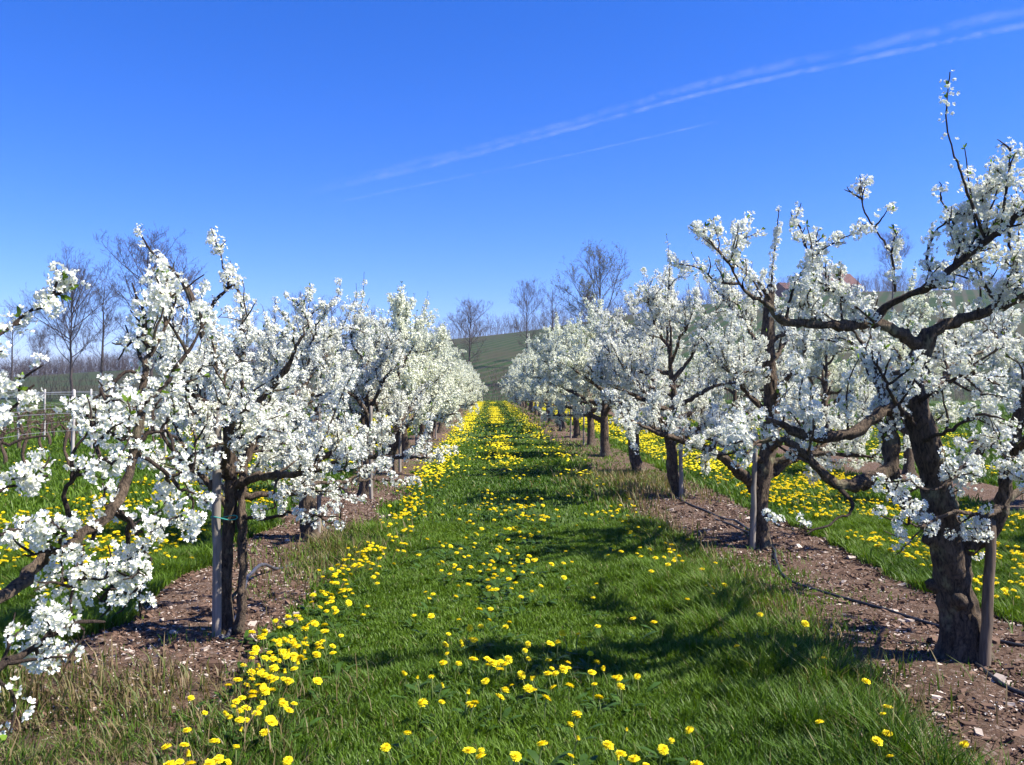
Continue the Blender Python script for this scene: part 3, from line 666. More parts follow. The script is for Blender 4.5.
# ------------------------------------------------------------------ stakes, hoses
def stake(px, py_base, d, h, lean, r, m, label, tie=None, group='wooden tree stakes'):
    b = at(px, py_base, d); z = Hs(b[0], b[1]) - .05
    root = empty('wooden_stake', (b[0], b[1], z)); tag(root, label, 'stake', group)
    rng = np.random.default_rng(int(px)); n = 12; t = np.linspace(0, 1, n)
    P = np.stack([lean[0] * t, lean[1] * t, (h + .05) * t], -1) + np.concatenate([[[0, 0, 0]], rng.normal(0, .003, (n - 1, 3))])
    mb = MB(); wood_tube(mb, P, np.linspace(r * 1.05, r * .92, n), 12, rng, .07); child('post', mb.mesh('post', m), root)
    if tie:
        mb = MB(); a = np.linspace(0, 2 * np.pi, 15)
        c = np.array([lean[0] * tie[0] / h, lean[1] * tie[0] / h, tie[0] + .05])
        lp = np.stack([c[0] + tie[1] * .5 + (abs(tie[1]) * .5 + r * 1.25) * np.cos(a), c[1] + (r * 1.4) * np.sin(a), c[2] + .01 * np.sin(2 * a)], -1)
        tubes(mb, lp[None], np.full((1, 15), .0035), 6); child('twine', mb.mesh('twine', M['twine']), root)
    return root
stake(216, 641, 5.18, 1.62, (.0, .01), .027, M['stake'], 'tall pale grey round stake beside the slim left-hand plum tree', (.74, .09))
stake(984, 668, 4.55, .78, (.07, .05), .029, M['brown_stake'], 'short brown stake leaning against the thick gnarled trunk')
stake(752, 552, 7.95, .95, (.03, .0), .024, M['stake'], 'grey stake against the second trunk of the right-hand row')
stake(318, 541, 8.5, 1.3, (.02, 0), .022, M['stake'], 'grey stake at the third trunk of the left-hand row', (.7, -.1))
stake(371, 499, 11.4, 1.25, (.0, 0), .024, M['stake'], 'grey stake at the fourth trunk of the left-hand row')
stake(681, 501, 11.5, 1.0, (.0, 0), .028, M['stake'], 'pale grey stake at the third trunk of the right-hand row')
for i in range(4, 8):
    for side, x, y in (('right', RX - .16, RY[i] - .1), ('left', LX + .14, LY[i] - .1)):
        st = empty('wooden_stake', (x, y, Hs(x, y) - .05)); rng = np.random.default_rng(i)
        tag(st, 'grey wooden stake by the %s trunk of the %s-hand row' % (ORD[i], side), 'stake', 'wooden tree stakes')
        mb = MB(); wood_tube(mb, np.array([[0, 0, 0], [0, .01, .5], [.01, 0, 1.1]]), np.full(3, .026), 8, rng, .08); child('post', mb.mesh('post', M['stake']), st)

def hose(label, pts, r, m, lift=.0, end=False):
    P = resample(pts, 90); z = Hsoil(P[:, 0], P[:, 1]) + r * .8 + P[:, 2]
    P[:, 2] = z + .01 * (vnoise(np.arange(90) * .3, np.zeros(90), 2) - .5)
    mb = MB(); tubes(mb, P[None], np.full((1, 90), r), 8, True); o = mb.build('drip_hose', m); tag(o, label, 'hose', 'irrigation hoses')
    return o
def gp(px, py, z=0.0):
    d = (1.5 - z) * F / (py - 388.0); w = at(px, py, d); return (w[0], w[1], z)
hose('thin black irrigation hose lying on mulch from second right-hand tree past the gnarled trunk', [(2.5, 9.6, 0), gp(768, 548), (gp(776, 566)[0], gp(776, 566)[1], .025), gp(790, 585), gp(845, 605), gp(930, 629), gp(1024, 656), (3.5, 4.9, 0), (4.2, 4.3, 0)], .011, M['hose'])
hose('short black hose end lying in front of the gnarled trunk', [gp(955, 655), gp(985, 682), gp(1024, 705), (2.9, 3.7, 0)], .012, M['hose'])
hose('black irrigation hose on mulch between the second and third right-hand trunks', [gp(622, 488), gp(660, 496), gp(700, 512), gp(738, 528), gp(768, 548)], .012, M['hose'])
def left_hose():
    pts = [gp(219, 643), gp(228, 640), (*gp(240, 622)[:2], .06), (*gp(248, 602)[:2], .14), (*gp(262, 583)[:2], .10), gp(278, 572), gp(294, 566)]
    return hose('grey plastic hose curving up from mulch beside the slim left-hand trunk', pts, .013, M['grey_hose'])
left_hose()

# ------------------------------------------------------------------ grass (uncountable)
rng = np.random.default_rng(99)
def blades(name, n_try, y0, y1, xr, density_fn, hgt, wid, label, pal, seed, dist_pow=1.0):
    rng = np.random.default_rng(seed)
    # sample uniformly over the visible wedge
    y = y0 + (y1 - y0) * rng.random(n_try) ** dist_pow
    hw = y * .64 + 1.2
    x = rng.uniform(-1, 1, n_try) * hw
    k = (x > xr[0]) & (x < xr[1]); x, y = x[k], y[k]
    k = rng.random(len(x)) < density_fn(x, y); x, y = x[k], y[k]
    n = len(x)
    tall = vnoise(x * 1.7, y * 1.7, 41); clump = vnoise(x * 6, y * 6, 42)
    h = hgt(x, y) * rng.uniform(.55, 1.25, n) * (.4 + .75 * clump + .5 * vnoise(x * 15, y * 15, 45))
    w = wid(x, y) * rng.uniform(.7, 1.3, n)
    az = rng.uniform(0, 6.283, n); lean = rng.uniform(.1, 1.15, n) ** 1.2 * h
    wind = np.stack([vnoise(x * 3, y * 3, 43) - .5, vnoise(x * 7, y * 7, 44) - .5], -1) * .3
    dx = np.cos(az) * lean + wind[:, 0] * h; dy = np.sin(az) * lean + wind[:, 1] * h
    sx, sy = -np.sin(az + rng.normal(0, .5, n)) * w * .5, np.cos(az) * w * .5
    z = Hsoil(x, y) - .006
    V = np.empty((n, 5, 3))
    V[:, 0] = np.stack([x - sx, y - sy, z], -1); V[:, 1] = np.stack([x + sx, y + sy, z], -1)
    mx, my, mz = x + dx * .36, y + dy * .36, z + h * .62
    V[:, 2] = np.stack([mx + sx * .8, my + sy * .8, mz], -1); V[:, 3] = np.stack([mx - sx * .8, my - sy * .8, mz], -1)
    V[:, 4] = np.stack([x + dx, y + dy, z + h * .95], -1)
    b = (np.arange(n) * 5)[:, None]
    q = b + np.array([0, 1, 2, 3]); t = b + np.array([3, 2, 4])
    c = pal(x, y, rng)
    me = mesh_np(name, V.reshape(-1, 3), q, t, M['grass'], np.repeat(c, 5, 0))
    return tag(new_obj(name, me), label, 'grass', kind='stuff')
def green(x, y, rng):
    n = len(x); m = vnoise(x * .9, y * .9, 51)[:, None]; f = rng.random((n, 1))
    a = np.array([.042, .098, .006]); b = np.array([.125, .212, .012]); s = np.array([.23, .2, .085])
    c = a + (b - a) * np.clip(.5 * f + .7 * (m - .2), 0, 1)
    dry = (rng.random((n, 1)) < .02 + .3 * dryness(x, y)[:, None]); return np.where(dry, s * rng.uniform(.7, 1.2, (n, 1)), c)
def dryness(x, y):
    d = np.exp(-((x + 1.75) / .75) ** 2) * sstep(4.75, 4.1, y) + np.exp(-((x + 1.35) / .35) ** 2 - ((y - 7.9) / 1.0) ** 2)
    d = d + .7 * np.exp(-((x - 2.2) / .8) ** 2) * sstep(10.5, 13, y) + .4 * np.exp(-((x - 1.75) / .25) ** 2)
    return np.clip(d, 0, 1)
def gdens(x, y):
    s = soil_in(x, y); d = np.clip(1 - s * 1.0, 0, 1)
    d = d * (1 - .45 * dryness(x, y)) + .02 * s * (vnoise(x * 2.3, y * 2.3, 61) > .6) + .25 * s * (np.exp(-((x + 1.35) / .3) ** 2 - ((y - 7.9) / .9) ** 2))
    d = d + .22 * s * np.exp(-((x - 2.0) / .35) ** 2 - ((y - 6.6) / .9) ** 2)
    return np.clip(d, 0, 1)
def gh(x, y):
    lush = np.exp(-((x - 1.45) / .4) ** 2) * sstep(8.5, 4.5, y)
    side = ((x > 3.1) | (x < -2.3)) * 1.0
    edge = np.exp(-((x - 1.55) / .35) ** 2) * .5 + np.exp(-((x + 1.05) / .25) ** 2) * .35
    return .034 + .036 * vnoise(x * 1.1, y * 1.1, 71) + .065 * lush + .06 * side + .05 * edge + .05 * dryness(x, y)
blades('grass', 820000, 3.0, 9.5, (-5.5, 6.5), gdens, gh, lambda x, y: .0033 + .0006 * y, 'green grass of the mown orchard lane', green, 1, .8)
blades('grass', 260000, 9.5, 24, (-14, 16), gdens, gh, lambda x, y: .008 + .0007 * y, 'green grass of the mown orchard lane', green, 2, .8)
blades('grass', 200000, 24, 100, (-40, 40), gdens, lambda x, y: gh(x, y) * 1.3, lambda x, y: .02 + .0012 * y, 'green grass of the mown orchard lane', green, 3, .8)

def straw(x, y, rng):
    n = len(x); f = rng.random((n, 1)); a = np.array([.12, .10, .035]); b = np.array([.26, .19, .10]); g = np.array([.09, .12, .02])
    return np.where(rng.random((n, 1)) < .35, g, a + (b - a) * f)
blades('dry_grass', 300000, 3.0, 15, (-2.8, 3.0), lambda x, y: np.clip(.55 * dryness(x, y), 0, 1), lambda x, y: .10 + .06 * vnoise(x * 2, y * 2, 81), lambda x, y: .004 + .0006 * y,
       'dry straw-coloured grass tufts at the edges of the mulch strips', straw, 7)

# mulch chips, stones and fallen petals on the soil strips
def chips(name, n, y0, y1, size, pal, label, seed, flat=.35):
    rng = np.random.default_rng(seed); y = y0 + (y1 - y0) * rng.random(n) ** 1.4; k = rng.random(n) < .55
    x = np.where(k, rng.uniform(1.6, 3.3, n), rng.uniform(-2.5, -1.1, n)); ok = rng.random(n) < soil_in(x, y) ** .7; x, y = x[ok], y[ok]; n = len(x)
    B = np.array([[x_, y_, z_] for x_ in (-1, 1) for y_ in (-1, 1) for z_ in (-1, 1)], float)
    V = B[None] * np.stack([rng.uniform(.5, 1.6, n), rng.uniform(.35, .8, n), rng.uniform(.15, flat, n)], -1)[:, None] * (size * rng.lognormal(0, .45, n))[:, None, None]
    V = V * (1 + rng.uniform(-.3, .3, V.shape))
    a = rng.uniform(0, 6.28, n); tl = rng.normal(0, .35, n); ca, sa, ct, st_ = np.cos(a)[:, None], np.sin(a)[:, None], np.cos(tl)[:, None], np.sin(tl)[:, None]
    X0 = V[..., 0] * ct - V[..., 2] * st_; Z0 = V[..., 0] * st_ + V[..., 2] * ct
    P = np.stack([X0 * ca - V[..., 1] * sa + x[:, None], X0 * sa + V[..., 1] * ca + y[:, None], Z0 + (H(x, y) + .034)[:, None]], -1)
    off = (np.arange(n) * 8)[:, None, None]; Q = np.array([(0, 1, 3, 2), (4, 6, 7, 5), (0, 4, 5, 1), (2, 3, 7, 6), (0, 2, 6, 4), (1, 5, 7, 3)])
    me = mesh_np(name, P.reshape(-1, 3), (Q + off).reshape(-1, 4), None, M['chips'], np.repeat(pal(n, rng), 8, 0), smooth=False)
    tag(new_obj(name, me), label, 'mulch', kind='stuff')
def chip_pal(n, rng):
    f = rng.random((n, 1)); a = np.array([.05, .029, .02]); b = np.array([.175, .11, .078]); c = a + (b - a) * f
    pale = rng.random((n, 1)) < .10; return np.where(pale, np.array([.46, .38, .32]) * rng.uniform(.7, 1.2, (n, 1)), c)
chips('mulch', 90000, 2.6, 14, .0075, chip_pal, 'brown bark mulch and pale stone chips on the soil strips', 5)
chips('mulch', 7000, 2.6, 14, .011, chip_pal, 'larger clods and stones on the soil strips', 6, .7)
def petals():
    rng = np.random.default_rng(15); n = 5000; y = 2.6 + 15 * rng.random(n) ** 1.3; x = np.where(rng.random(n) < .55, rng.normal(2.5, .55, n), rng.normal(-1.75, .5, n))
    mb = MB(); s = rng.uniform(.004, .0075, n); nr = np.array([0, 0, 1.]) + rng.normal(0, .35, (n, 3))
    T = (np.array([(0, 0, 0), (.6, -.5, .1), (1.2, 0, .2), (.6, .5, .1)]), np.array([(0, 1, 2, 3)]), None, np.tile([.8, .8, .77], (4, 1)))
    scatter(mb, T, np.stack([x, y, Hsoil(x, y) + .012], -1), nr, s, rng, .05)
    tag(mb.build('fallen_petals', M['petal']), 'white petals fallen on the mulch below the trees', 'petals', kind='stuff')
petals()

# ------------------------------------------------------------------ dandelions
def dand_density(x, y):
    """flower heads per square metre"""
    cl = vnoise(x * 2.1, y * 2.1, 91); cl2 = vnoise(x * .8, y * .8, 92); big = vnoise(x * .35 + 5, y * .22, 93)
    far = sstep(9, 16, y)
    d = (330 - 190 * sstep(5.5, 9, y)) * np.exp(-((x + 1.06 - .12 * sstep(6, 9, y)) / (.17 + .10 * far)) ** 2) * (.25 + .3 * sstep(5.2, 4.2, y) + (.75 - .3 * sstep(5.2, 4.2, y)) * sstep(.25, .55, cl)) * (1 - .25 * sstep(4.2, 5, y))
    d = d + (95 * (1 - far) * np.exp(-((x - .16) / .42) ** 2) + 170 * far * np.exp(-((x - .26) / .24) ** 2)) * (.2 + .8 * sstep(.36, .58, .5 * cl + .5 * vnoise(x * 4.3, y * 4.3, 96))) * np.where(y > 9, sstep(.38, .5, big), 1)
    d = d + (36 * (1 - far) + 70 * far) * np.exp(-((x - 1.48) / (.22 + .06 * far)) ** 2) * sstep(.4, .65, cl)
    d = d + 8 * sstep(.45, .7, cl) * (np.abs(x - .2) < 1.5) * (1 - far) + 3 * far * (np.abs(x - .2) < 1.6)
    d = d + 130 * sstep(3.25, 3.5, x) * sstep(5.9, 5.5, x) * sstep(.3, .55, cl) * sstep(4.5, 6.5, y)
    d = d + 40 * sstep(7.9, 8.3, x) * sstep(.4, .7, cl)
    d = d + 95 * sstep(-2.45, -2.6, x) * sstep(-5.4, -5.0, x) * sstep(.35, .65, cl) * sstep(3.4, 4.4, y)
    d = d + 16 * sstep(-5.6, -6.2, x) * sstep(.5, .8, cl2)
    d = d + 10 * np.exp(-((x + 2.1) / .35) ** 2 - ((y - 4.9) / .35) ** 2)
    d = d * (1 - .97 * soil_in(x + .12 * (x < 0), y)) * (1 - .93 * dryness(x, y) * (x < -1.35))
    return d * sstep(96, 80, y)
rng = np.random.default_rng(321)
def sample_d(y0, y1, xa, xb, mx=340):
    n = int((y1 - y0) * (xb - xa) * mx); x = rng.uniform(xa, xb, n); y = rng.uniform(y0, y1, n)
    k = rng.random(n) < dand_density(x, y) / mx; return np.stack([x[k], y[k]], -1)
D = np.concatenate([sample_d(2.9, 20, -9, 9), sample_d(20, 95, -12, 14)])
px = 490 + F * D[:, 0] / D[:, 1]; D = D[(px > -40) & (px < 1064)]
D = D[np.argsort(D[:, 1] + .05 * np.abs(D[:, 0]))]
def head_mesh(seed, dome=False):
    rng = np.random.default_rng(seed); V = []; Q = []; C = []
    for ring, (n, L, el, z) in enumerate([(22, 1.0, 8 if not dome else -14, 0), (20, .88, 20, .07), (16, .66, 34, .14), (11, .4, 50, .2)]):
        for i in range(n):
            a = (i + rng.uniform(-.3, .3)) / n * 6.283; e = R(el + rng.uniform(-9, 9)); l = L * rng.uniform(.86, 1.08); w = .105
            ca, sa = math.cos(a), math.sin(a); b = len(V)
            for r_, w_ in ((.08, .5), (.08, -.5), (1, -1), (1, 1)):
                rr = r_ * l * math.cos(e); V.append((rr * ca - w_ * w * sa, rr * sa + w_ * w * ca, z + r_ * l * math.sin(e)))
            k = rng.uniform(.9, 1.06); c0 = np.array([.86, .68, .008]) * k if ring > 1 else np.array([.88, .76, .016]) * k
            C += [c0 * .92, c0 * .92, c0, c0]; Q.append((b, b + 1, b + 2, b + 3))
    n = 12; b = len(V)      # closed heart of the flower
    for r_, z_ in ((.86, .06), (.6, .2), (.3, .3), (.04, .33)):
        for i in range(n): V.append((r_ * math.cos(i * 6.283 / n), r_ * math.sin(i * 6.283 / n), z_)); C.append((.86, .68, .008))
    for k_ in range(3):
        for i in range(n): Q.append((b + k_ * n + i, b + k_ * n + (i + 1) % n, b + k_ * n + n + (i + 1) % n, b + k_ * n + n + i))
    return np.array(V), np.array(Q), None, np.array(C)
HT = [head_mesh(s, s % 3 == 2) for s in range(4)]
N_IND = 298
heads = [mesh_np('flower_head', V * 1.0, Q, None, M['dandelion'], C, smooth=False) for V, Q, _, C in HT]
def stem_mesh():
    mb = MB(); P = resample([(0, 0, -1), (.02, .01, -.5), (0, 0, 0)], 6); tubes(mb, P[None], np.full((1, 6), 1.0) * .0028, 5)
    return mb.mesh('stem', M['stem'])
STEM = stem_mesh()
def d_label(x, y):
    if x < -1.3 and y < 5.6: return 'yellow dandelion on dry grass and mulch at the lower left'
    if x < -2.3: return 'yellow dandelion in the grass left of the left-hand plum row'
    if x < -.62: return 'yellow dandelion in the dense band along the left edge of the grass lane' if y > 5.2 else 'yellow dandelion in the nearest clump of the left edge band, beside dry grass'
    if x > 3: return 'yellow dandelion in the grass behind the right-hand plum row'
    if x > .95: return 'yellow dandelion in tall grass along the right edge of the grass lane'
    if y < 4.6: return 'yellow dandelion in the nearest stretch of the middle of the grass lane'
    return 'yellow dandelion scattered in the shaded middle of the grass lane'
first = None
for i, (x, y) in enumerate(D[:N_IND]):
    hgt = .075 + .07 * rng.random() + .5 * max(0, float(gh(np.array([x]), np.array([y]))[0]) - .08); s = .0212 * rng.uniform(.65, 1.25)
    root = empty('dandelion', (x, y, Hs(x, y) + hgt), rng.uniform(0, 6.28)); tag(root, d_label(x, y), 'dandelion', 'dandelions blooming in the grass')
    hd = new_obj('flower_head', heads[i % 4], root); cw = .5 if rng.random() < .12 else 1.0; hd.scale = (s * cw, s * cw, s * rng.uniform(.8, 1.2) / cw); hd.rotation_euler = (rng.normal(0, .26), rng.normal(0, .26), 0)
    st = new_obj('stem', STEM, root); st.scale = (1, 1, hgt + .01)
mb = MB(); rest = D[N_IND:]; far = rest[:, 1] > 14
def simple_head(n=9):
    V = [(0, 0, .38)] + [(.62 * math.cos(a), .62 * math.sin(a), .34) for a in np.arange(n) * 6.283 / n] + [(math.cos(a + .3), math.sin(a + .3), .06) for a in np.arange(n) * 6.283 / n]
    T = [(0, 1 + i, 1 + (i + 1) % n) for i in range(n)]; Q = [(1 + i, 1 + n + i, 1 + n + (i + 1) % n, 1 + (i + 1) % n) for i in range(n)]
    return np.array(V), np.array(Q), np.array(T), np.array([(.86, .68, .008)] * (n + 1) + [(.88, .75, .014)] * n)
for sel, tm, sz in ((~far, HT[0], .0215), (far, simple_head(), .025)):
    q_ = rest[sel]; n = len(q_); z = H(q_[:, 0], q_[:, 1]) + .08 + .07 * rng.random(n) + .3 * (gh(q_[:, 0], q_[:, 1]) - .06)
    scatter(mb, tm, np.stack([q_[:, 0], q_[:, 1], z], -1), np.array([0, 0, 1.]) + rng.normal(0, .22, (n, 3)), sz * rng.uniform(.7, 1.2, n), rng, .05)
tag(mb.build('dandelions', M['dandelion'], smooth=False), 'countless yellow dandelions further along the lane and beside the rows', 'dandelions', kind='stuff')
print('dandelions', len(D))
# leaf rosettes and low broad-leaved weeds
def rosettes():
    rng = np.random.default_rng(64); k = D[(D[:, 1] < 16)]; k = k[rng.random(len(k)) < .8]; mb = MB(); n = len(k) * 7
    c = np.repeat(k + rng.normal(0, .02, k.shape), 7, 0); a = rng.uniform(0, 6.28, n); L = rng.uniform(.05, .12, n); w = L * rng.uniform(.1, .17, n)
    z = Hsoil(c[:, 0], c[:, 1]); up = rng.uniform(.25, .8, n) * L; V = np.empty((n, 8, 3))
    for j, (f, ww) in enumerate(((0, .3), (.4, .8), (.75, 1.0), (1, .25))):
        zz = z + up * f * (1.6 - f * .9); cx = c[:, 0] + np.cos(a) * L * f; cy = c[:, 1] + np.sin(a) * L * f
        V[:, j * 2] = np.stack([cx - np.sin(a) * w * ww, cy + np.cos(a) * w * ww, zz + .006], -1); V[:, j * 2 + 1] = np.stack([cx + np.sin(a) * w * ww, cy - np.cos(a) * w * ww, zz + .006], -1)
    off = (np.arange(n) * 8)[:, None, None]; Q = np.array([(0, 1, 3, 2), (2, 3, 5, 4), (4, 5, 7, 6)])
    col = np.repeat(np.array([.045, .095, .014]) * rng.uniform(.7, 1.4, (n, 1)), 8, 0)
    tag(new_obj('dandelion_leaves', mesh_np('dandelion_leaves', V.reshape(-1, 3), (Q + off).reshape(-1, 4), None, M['grass'], col)), 'toothed dark green dandelion leaves between the grass blades', 'leaves', kind='stuff')
rosettes()

# ------------------------------------------------------------------ vineyard trellis on the left
VX = [-7.4, -9.2, -11.0, -12.8]
GP, GW, GV = 'vineyard trellis posts', 'vineyard trellis wires', 'grapevines on the trellis'
WHICH = ['nearest', 'second', 'third', 'farthest']
def post_mesh(seed):
    rng = np.random.default_rng(seed); mb = MB(); wood_tube(mb, np.array([[0, 0, -.1], [.005, 0, .6], [0, .004, 1.2], [.006, 0, 1.46]]), np.array([.03, .029, .028, .026]), 8, rng, .06); return mb.mesh('trellis_post', M['post'])
pm = [post_mesh(i) for i in range(3)]
def vine_proto(seed):
    rng = np.random.default_rng(seed); root = empty('grapevine', (0, 0, 0)); tag(root, 'x', 'grapevine', GV)
    mb = MB(); P = resample([(0, 0, -.08, .035), (.03, .02, .2, .032), (-.03, -.02, .45, .03), (.02, .01, .72, .034), (0, .05, .82, .03)], 14); wood_tube(mb, P[:, :3], gnarl(P, P[:, 3], rng, .25), 8, rng, .3)
    child('trunk', mb.mesh('trunk', M['vine_bark']), root)
    mb = MB()
    for s in (-1, 1):
        c = resample([(0, 0, .78), (0, s * .2, .9), (.03, s * .45, .86), (0, s * .62, .82)], 10); tubes(mb, c[None], np.linspace(.018, .01, 10)[None], 6)
        p, tg, t, _ = sample(rng, c[None], .05); d = rng.normal(0, .6, p.shape) + [0, 0, .25]; tubes(mb, grow(rng, p, d, rng.uniform(.15, .5, len(p)), 6, .3), np.linspace(.006, .002, 6)[None] * np.ones((len(p), 1)), 4)
    child('cane', mb.mesh('cane', M['vine_bark']), root)
    return root
vps = []
for r_, x in enumerate(VX):
    for i in range(10):
        y = 11.2 + 4.4 * i + .3 * r_
        o = new_obj('trellis_post', pm[(i + r_) % 3]); o.location = (x, y, Hs(x, y)); o.rotation_euler = (rnd.gauss(0, .02), rnd.gauss(0, .02), rnd.uniform(0, 6))
        tag(o, 'pale wooden trellis post in the %s vine row, far left' % WHICH[r_], 'post', GP)
    for k, z in enumerate((.75, 1.05, 1.38)):
        ys = np.linspace(6, 50, 45); P = np.stack([np.full(45, x + .045), ys, z + .03 * np.sin(ys * 1.43) + H(np.full(45, x), ys)], -1); mb = MB(); tubes(mb, P[None], np.full((1, 45), .0035), 4, True)
        tag(mb.build('trellis_wire', M['wire']), '%s wire of the %s vine row at the left' % (['lowest', 'middle', 'topmost'][k], WHICH[r_]), 'wire', GW)
    for i in range(24):
        y = 7.6 + 1.3 * i; k = (i * 5 + r_) % 3; loc = (x + rnd.uniform(-.04, .04), y, Hs(x, y))
        if len(vps) < 3 and k == len(vps): v = vine_proto(k + 3); vps.append(v); v.location = loc
        else: v = copy_tree(vps[k % len(vps)], loc, rnd.choice((0, math.pi)), rnd.uniform(.9, 1.1))
        tag(v, 'bare brown pruned grapevine tied along the %s trellis row at left' % WHICH[r_], 'grapevine', GV)

# ------------------------------------------------------------------ bare trees beyond the orchard
def bare_tree(seed, h, wr, buds=0):
    rng = np.random.default_rng(seed); mb = MB()
    n = 16; P = np.zeros((n, 3)); P[:, 2] = np.linspace(-.3, h * .93, n); P[:, :2] = np.cumsum(rng.normal(0, h * .004, (n, 2)), 0)
    r0 = h * .0125; rad = r0 * np.linspace(1.1, .1, n); rad[0] *= 1.4; wood_tube(mb, P, rad, 10, rng, .1)
    tr = mb; mb = MB()
    m = int(22 + 10 * (1 - wr)); f = np.sort(rng.uniform(.2, .95, m)); az = np.arange(m) * 2.4 + rng.normal(0, .4, m)
    st = np.stack([np.interp(f * h * .93, P[:, 2], P[:, 0]), np.interp(f * h * .93, P[:, 2], P[:, 1]), f * h * .93], -1)
    prof = np.sin(np.clip((f - .1) / .9, 0, 1) * np.pi) ** .6
    L = h * wr * .62 * prof * rng.uniform(.75, 1.15, m) + h * .05; el = R(24) + R(38) * f + rng.normal(0, .12, m)
    d = np.stack([np.cos(az) * np.cos(el), np.sin(az) * np.cos(el), np.sin(el)], -1)
    B1 = grow(rng, st, d, L, 9, .10, (0, 0, .06)); R1 = (L * .009)[:, None] * np.linspace(1, .25, 9); tubes(mb, B1, R1, 5)
    p, tg, t, i = sample(rng, B1, h * .024, .18, 1); s = unit(np.cross(tg, rng.normal(size=tg.shape)))
    L2 = L[i] * rng.uniform(.2, .5, len(p)) * (1.15 - .6 * t); B2 = grow(rng, p, tg * .75 + s * .7 + [0, 0, .2], L2, 6, .13, (0, 0, .07)); tubes(mb, B2, (L2 * .0075)[:, None] * np.linspace(1, .3, 6), 4)
    p, tg, t, i = sample(rng, B2, h * .017, .15, 1); s = unit(np.cross(tg, rng.normal(size=tg.shape)))
    L3 = np.maximum(L2[i] * rng.uniform(.25, .55, len(p)), h * .012); B3 = grow(rng, p, tg * .8 + s * .65 + [0, 0, .2], L3, 5, .13, (0, 0, .06)); tubes(mb, B3, np.full((len(p), 1), h * .0006) * np.linspace(1, .5, 5), 3)
    p, tg, t, i = sample(rng, B3, h * .010, .2, 1); s = unit(np.cross(tg, rng.normal(size=tg.shape)))
    B4 = grow(rng, p, tg * .8 + s * .6 + [0, 0, .2], h * rng.uniform(.010, .032, len(p)), 3, .12, (0, 0, .05)); tubes(mb, B4, np.full((len(p), 3), h * .00042), 3)
    out = [('trunk', tr, M['bare_bark']), ('crown', mb, M['bare_twig'])]
    if buds:
        k = rng.random(len(p)) < buds; pp = B4[k, -1]; lb = MB(); V, Q, T, C = LEAF
        scatter(lb, (V, Q, T, C * [1.1, .75, .9]), pp, rng.normal(size=pp.shape), np.full(len(pp), h * .011), rng, .25); out.append(('young_leaves', lb, M['leaf']))
    return out
BT = {k: bare_tree(*a) for k, a in dict(round=(1, 15, .62), slim=(2, 15, .34), broad=(3, 15, .78), budding=(4, 15, .66, .5)).items()}
BP = {}
GB = 'bare trees beyond the orchard'
for px_, ty, d, kind, sc_x, lab in [
    (12, 297, 150, 'slim', 1, 'faint slim bare tree at the very left of the distant tree line'),
    (72, 268, 108, 'broad', 1, 'broad bare tree left of the spindly one, above the trellis posts'),
    (101, 262, 92, 'slim', 1, 'spindly bare tree with straight trunk left of the largest crown'),
    (150, 238, 96, 'round', 1.35, 'largest bare tree with dense rounded crown behind the nearest blossom'),
    (187, 258, 108, 'slim', 1.2, 'bare tree half merged with the right side of the largest crown'),
    (243, 285, 125, 'slim', 1, 'slim bare tree behind the slim staked plum tree top'),
    (276, 296, 135, 'slim', 1, 'thin bare tree just right of the staked plum tree top'),
    (304, 294, 138, 'round', .8, 'left of two small bare trees above the left-hand blossom'),
    (332, 288, 142, 'slim', 1.2, 'right of two small bare trees above the left-hand blossom'),
    (371, 300, 152, 'slim', 1, 'small bare tree peeping over the middle of the left-hand row'),
    (470, 300, 132, 'round', 1.2, 'round bare tree on the green slope at the end of the lane'),
    (527, 281, 152, 'round', .85, 'bare tree on the slope right of the lane end, purple twigs'),
    (553, 279, 160, 'slim', 1.1, 'narrow bare tree between the purple tree and the budding tree'),
    (603, 250, 128, 'budding', 1.0, 'tall tree with thin brownish green buds above the right-hand row'),
    (892, 232, 200, 'round', 1, 'purplish bare tree crown behind the gnarled plum tree'),
    (40, 330, 190, 'broad', 1, 'low bare tree deep in the distance at far left'),
]:
    w = at(px_, ty, d); g = Hs(w[0], w[1]); hh = (w[2] - g) * .93; s = hh / 15
    if kind not in BP:
        root = empty('bare_tree', (0, 0, 0))
        for nm, m_, mt in BT[kind]: child(nm, m_.mesh(nm, mt), root)
        BP[kind] = root; o = root; o.location = (w[0], w[1], g); o.scale = (s * sc_x, s * sc_x, s)
    else:
        o = copy_tree(BP[kind], (w[0], w[1], g), rnd.uniform(0, 6.28)); o.scale = (s * sc_x, s * sc_x, s)
    tag(o, lab, 'tree', GB)

def thicket(name, n, xf, yf, hf, label, seed, r=.02):
    rng = np.random.default_rng(seed); x = xf(rng, n); y = yf(rng, n, x); h = hf(rng, n); mb = MB()
    st = np.stack([x, y, H(x, y) - .1], -1); P = grow(rng, st, np.array([0, 0, 1.]) + rng.normal(0, .22, (n, 3)), h, 6, .12, (0, 0, .05)); tubes(mb, P, (np.linspace(1, .3, 6)[None] * np.full((n, 1), r)), 3)
    p, tg, t, i = sample(rng, P, .5, .25, 1); s = unit(np.cross(tg, rng.normal(size=tg.shape)))
    tubes(mb, grow(rng, p, tg * .7 + s * .6, h[i] * rng.uniform(.12, .35, len(p)), 4, .15, (0, 0, .08)), np.full((len(p), 4), r * .45), 3)
    tag(mb.build(name, M['bare_twig']), label, 'thicket', kind='stuff')
thicket('thicket', 1500, lambda g, n: g.uniform(-55, 60, n), lambda g, n, x: 101 + g.normal(0, 3, n), lambda g, n: g.uniform(1.0, 4.6, n), 'tangle of bare brown shrubs across the far end of the orchard rows', 17, .022)
thicket('woods', 6000, lambda g, n: g.uniform(-150, 190, n), lambda g, n, x: 262 + g.normal(0, 6, n), lambda g, n: g.uniform(1.5, 6.5, n), 'band of leafless brown scrub along the top of the hill', 18, .03)
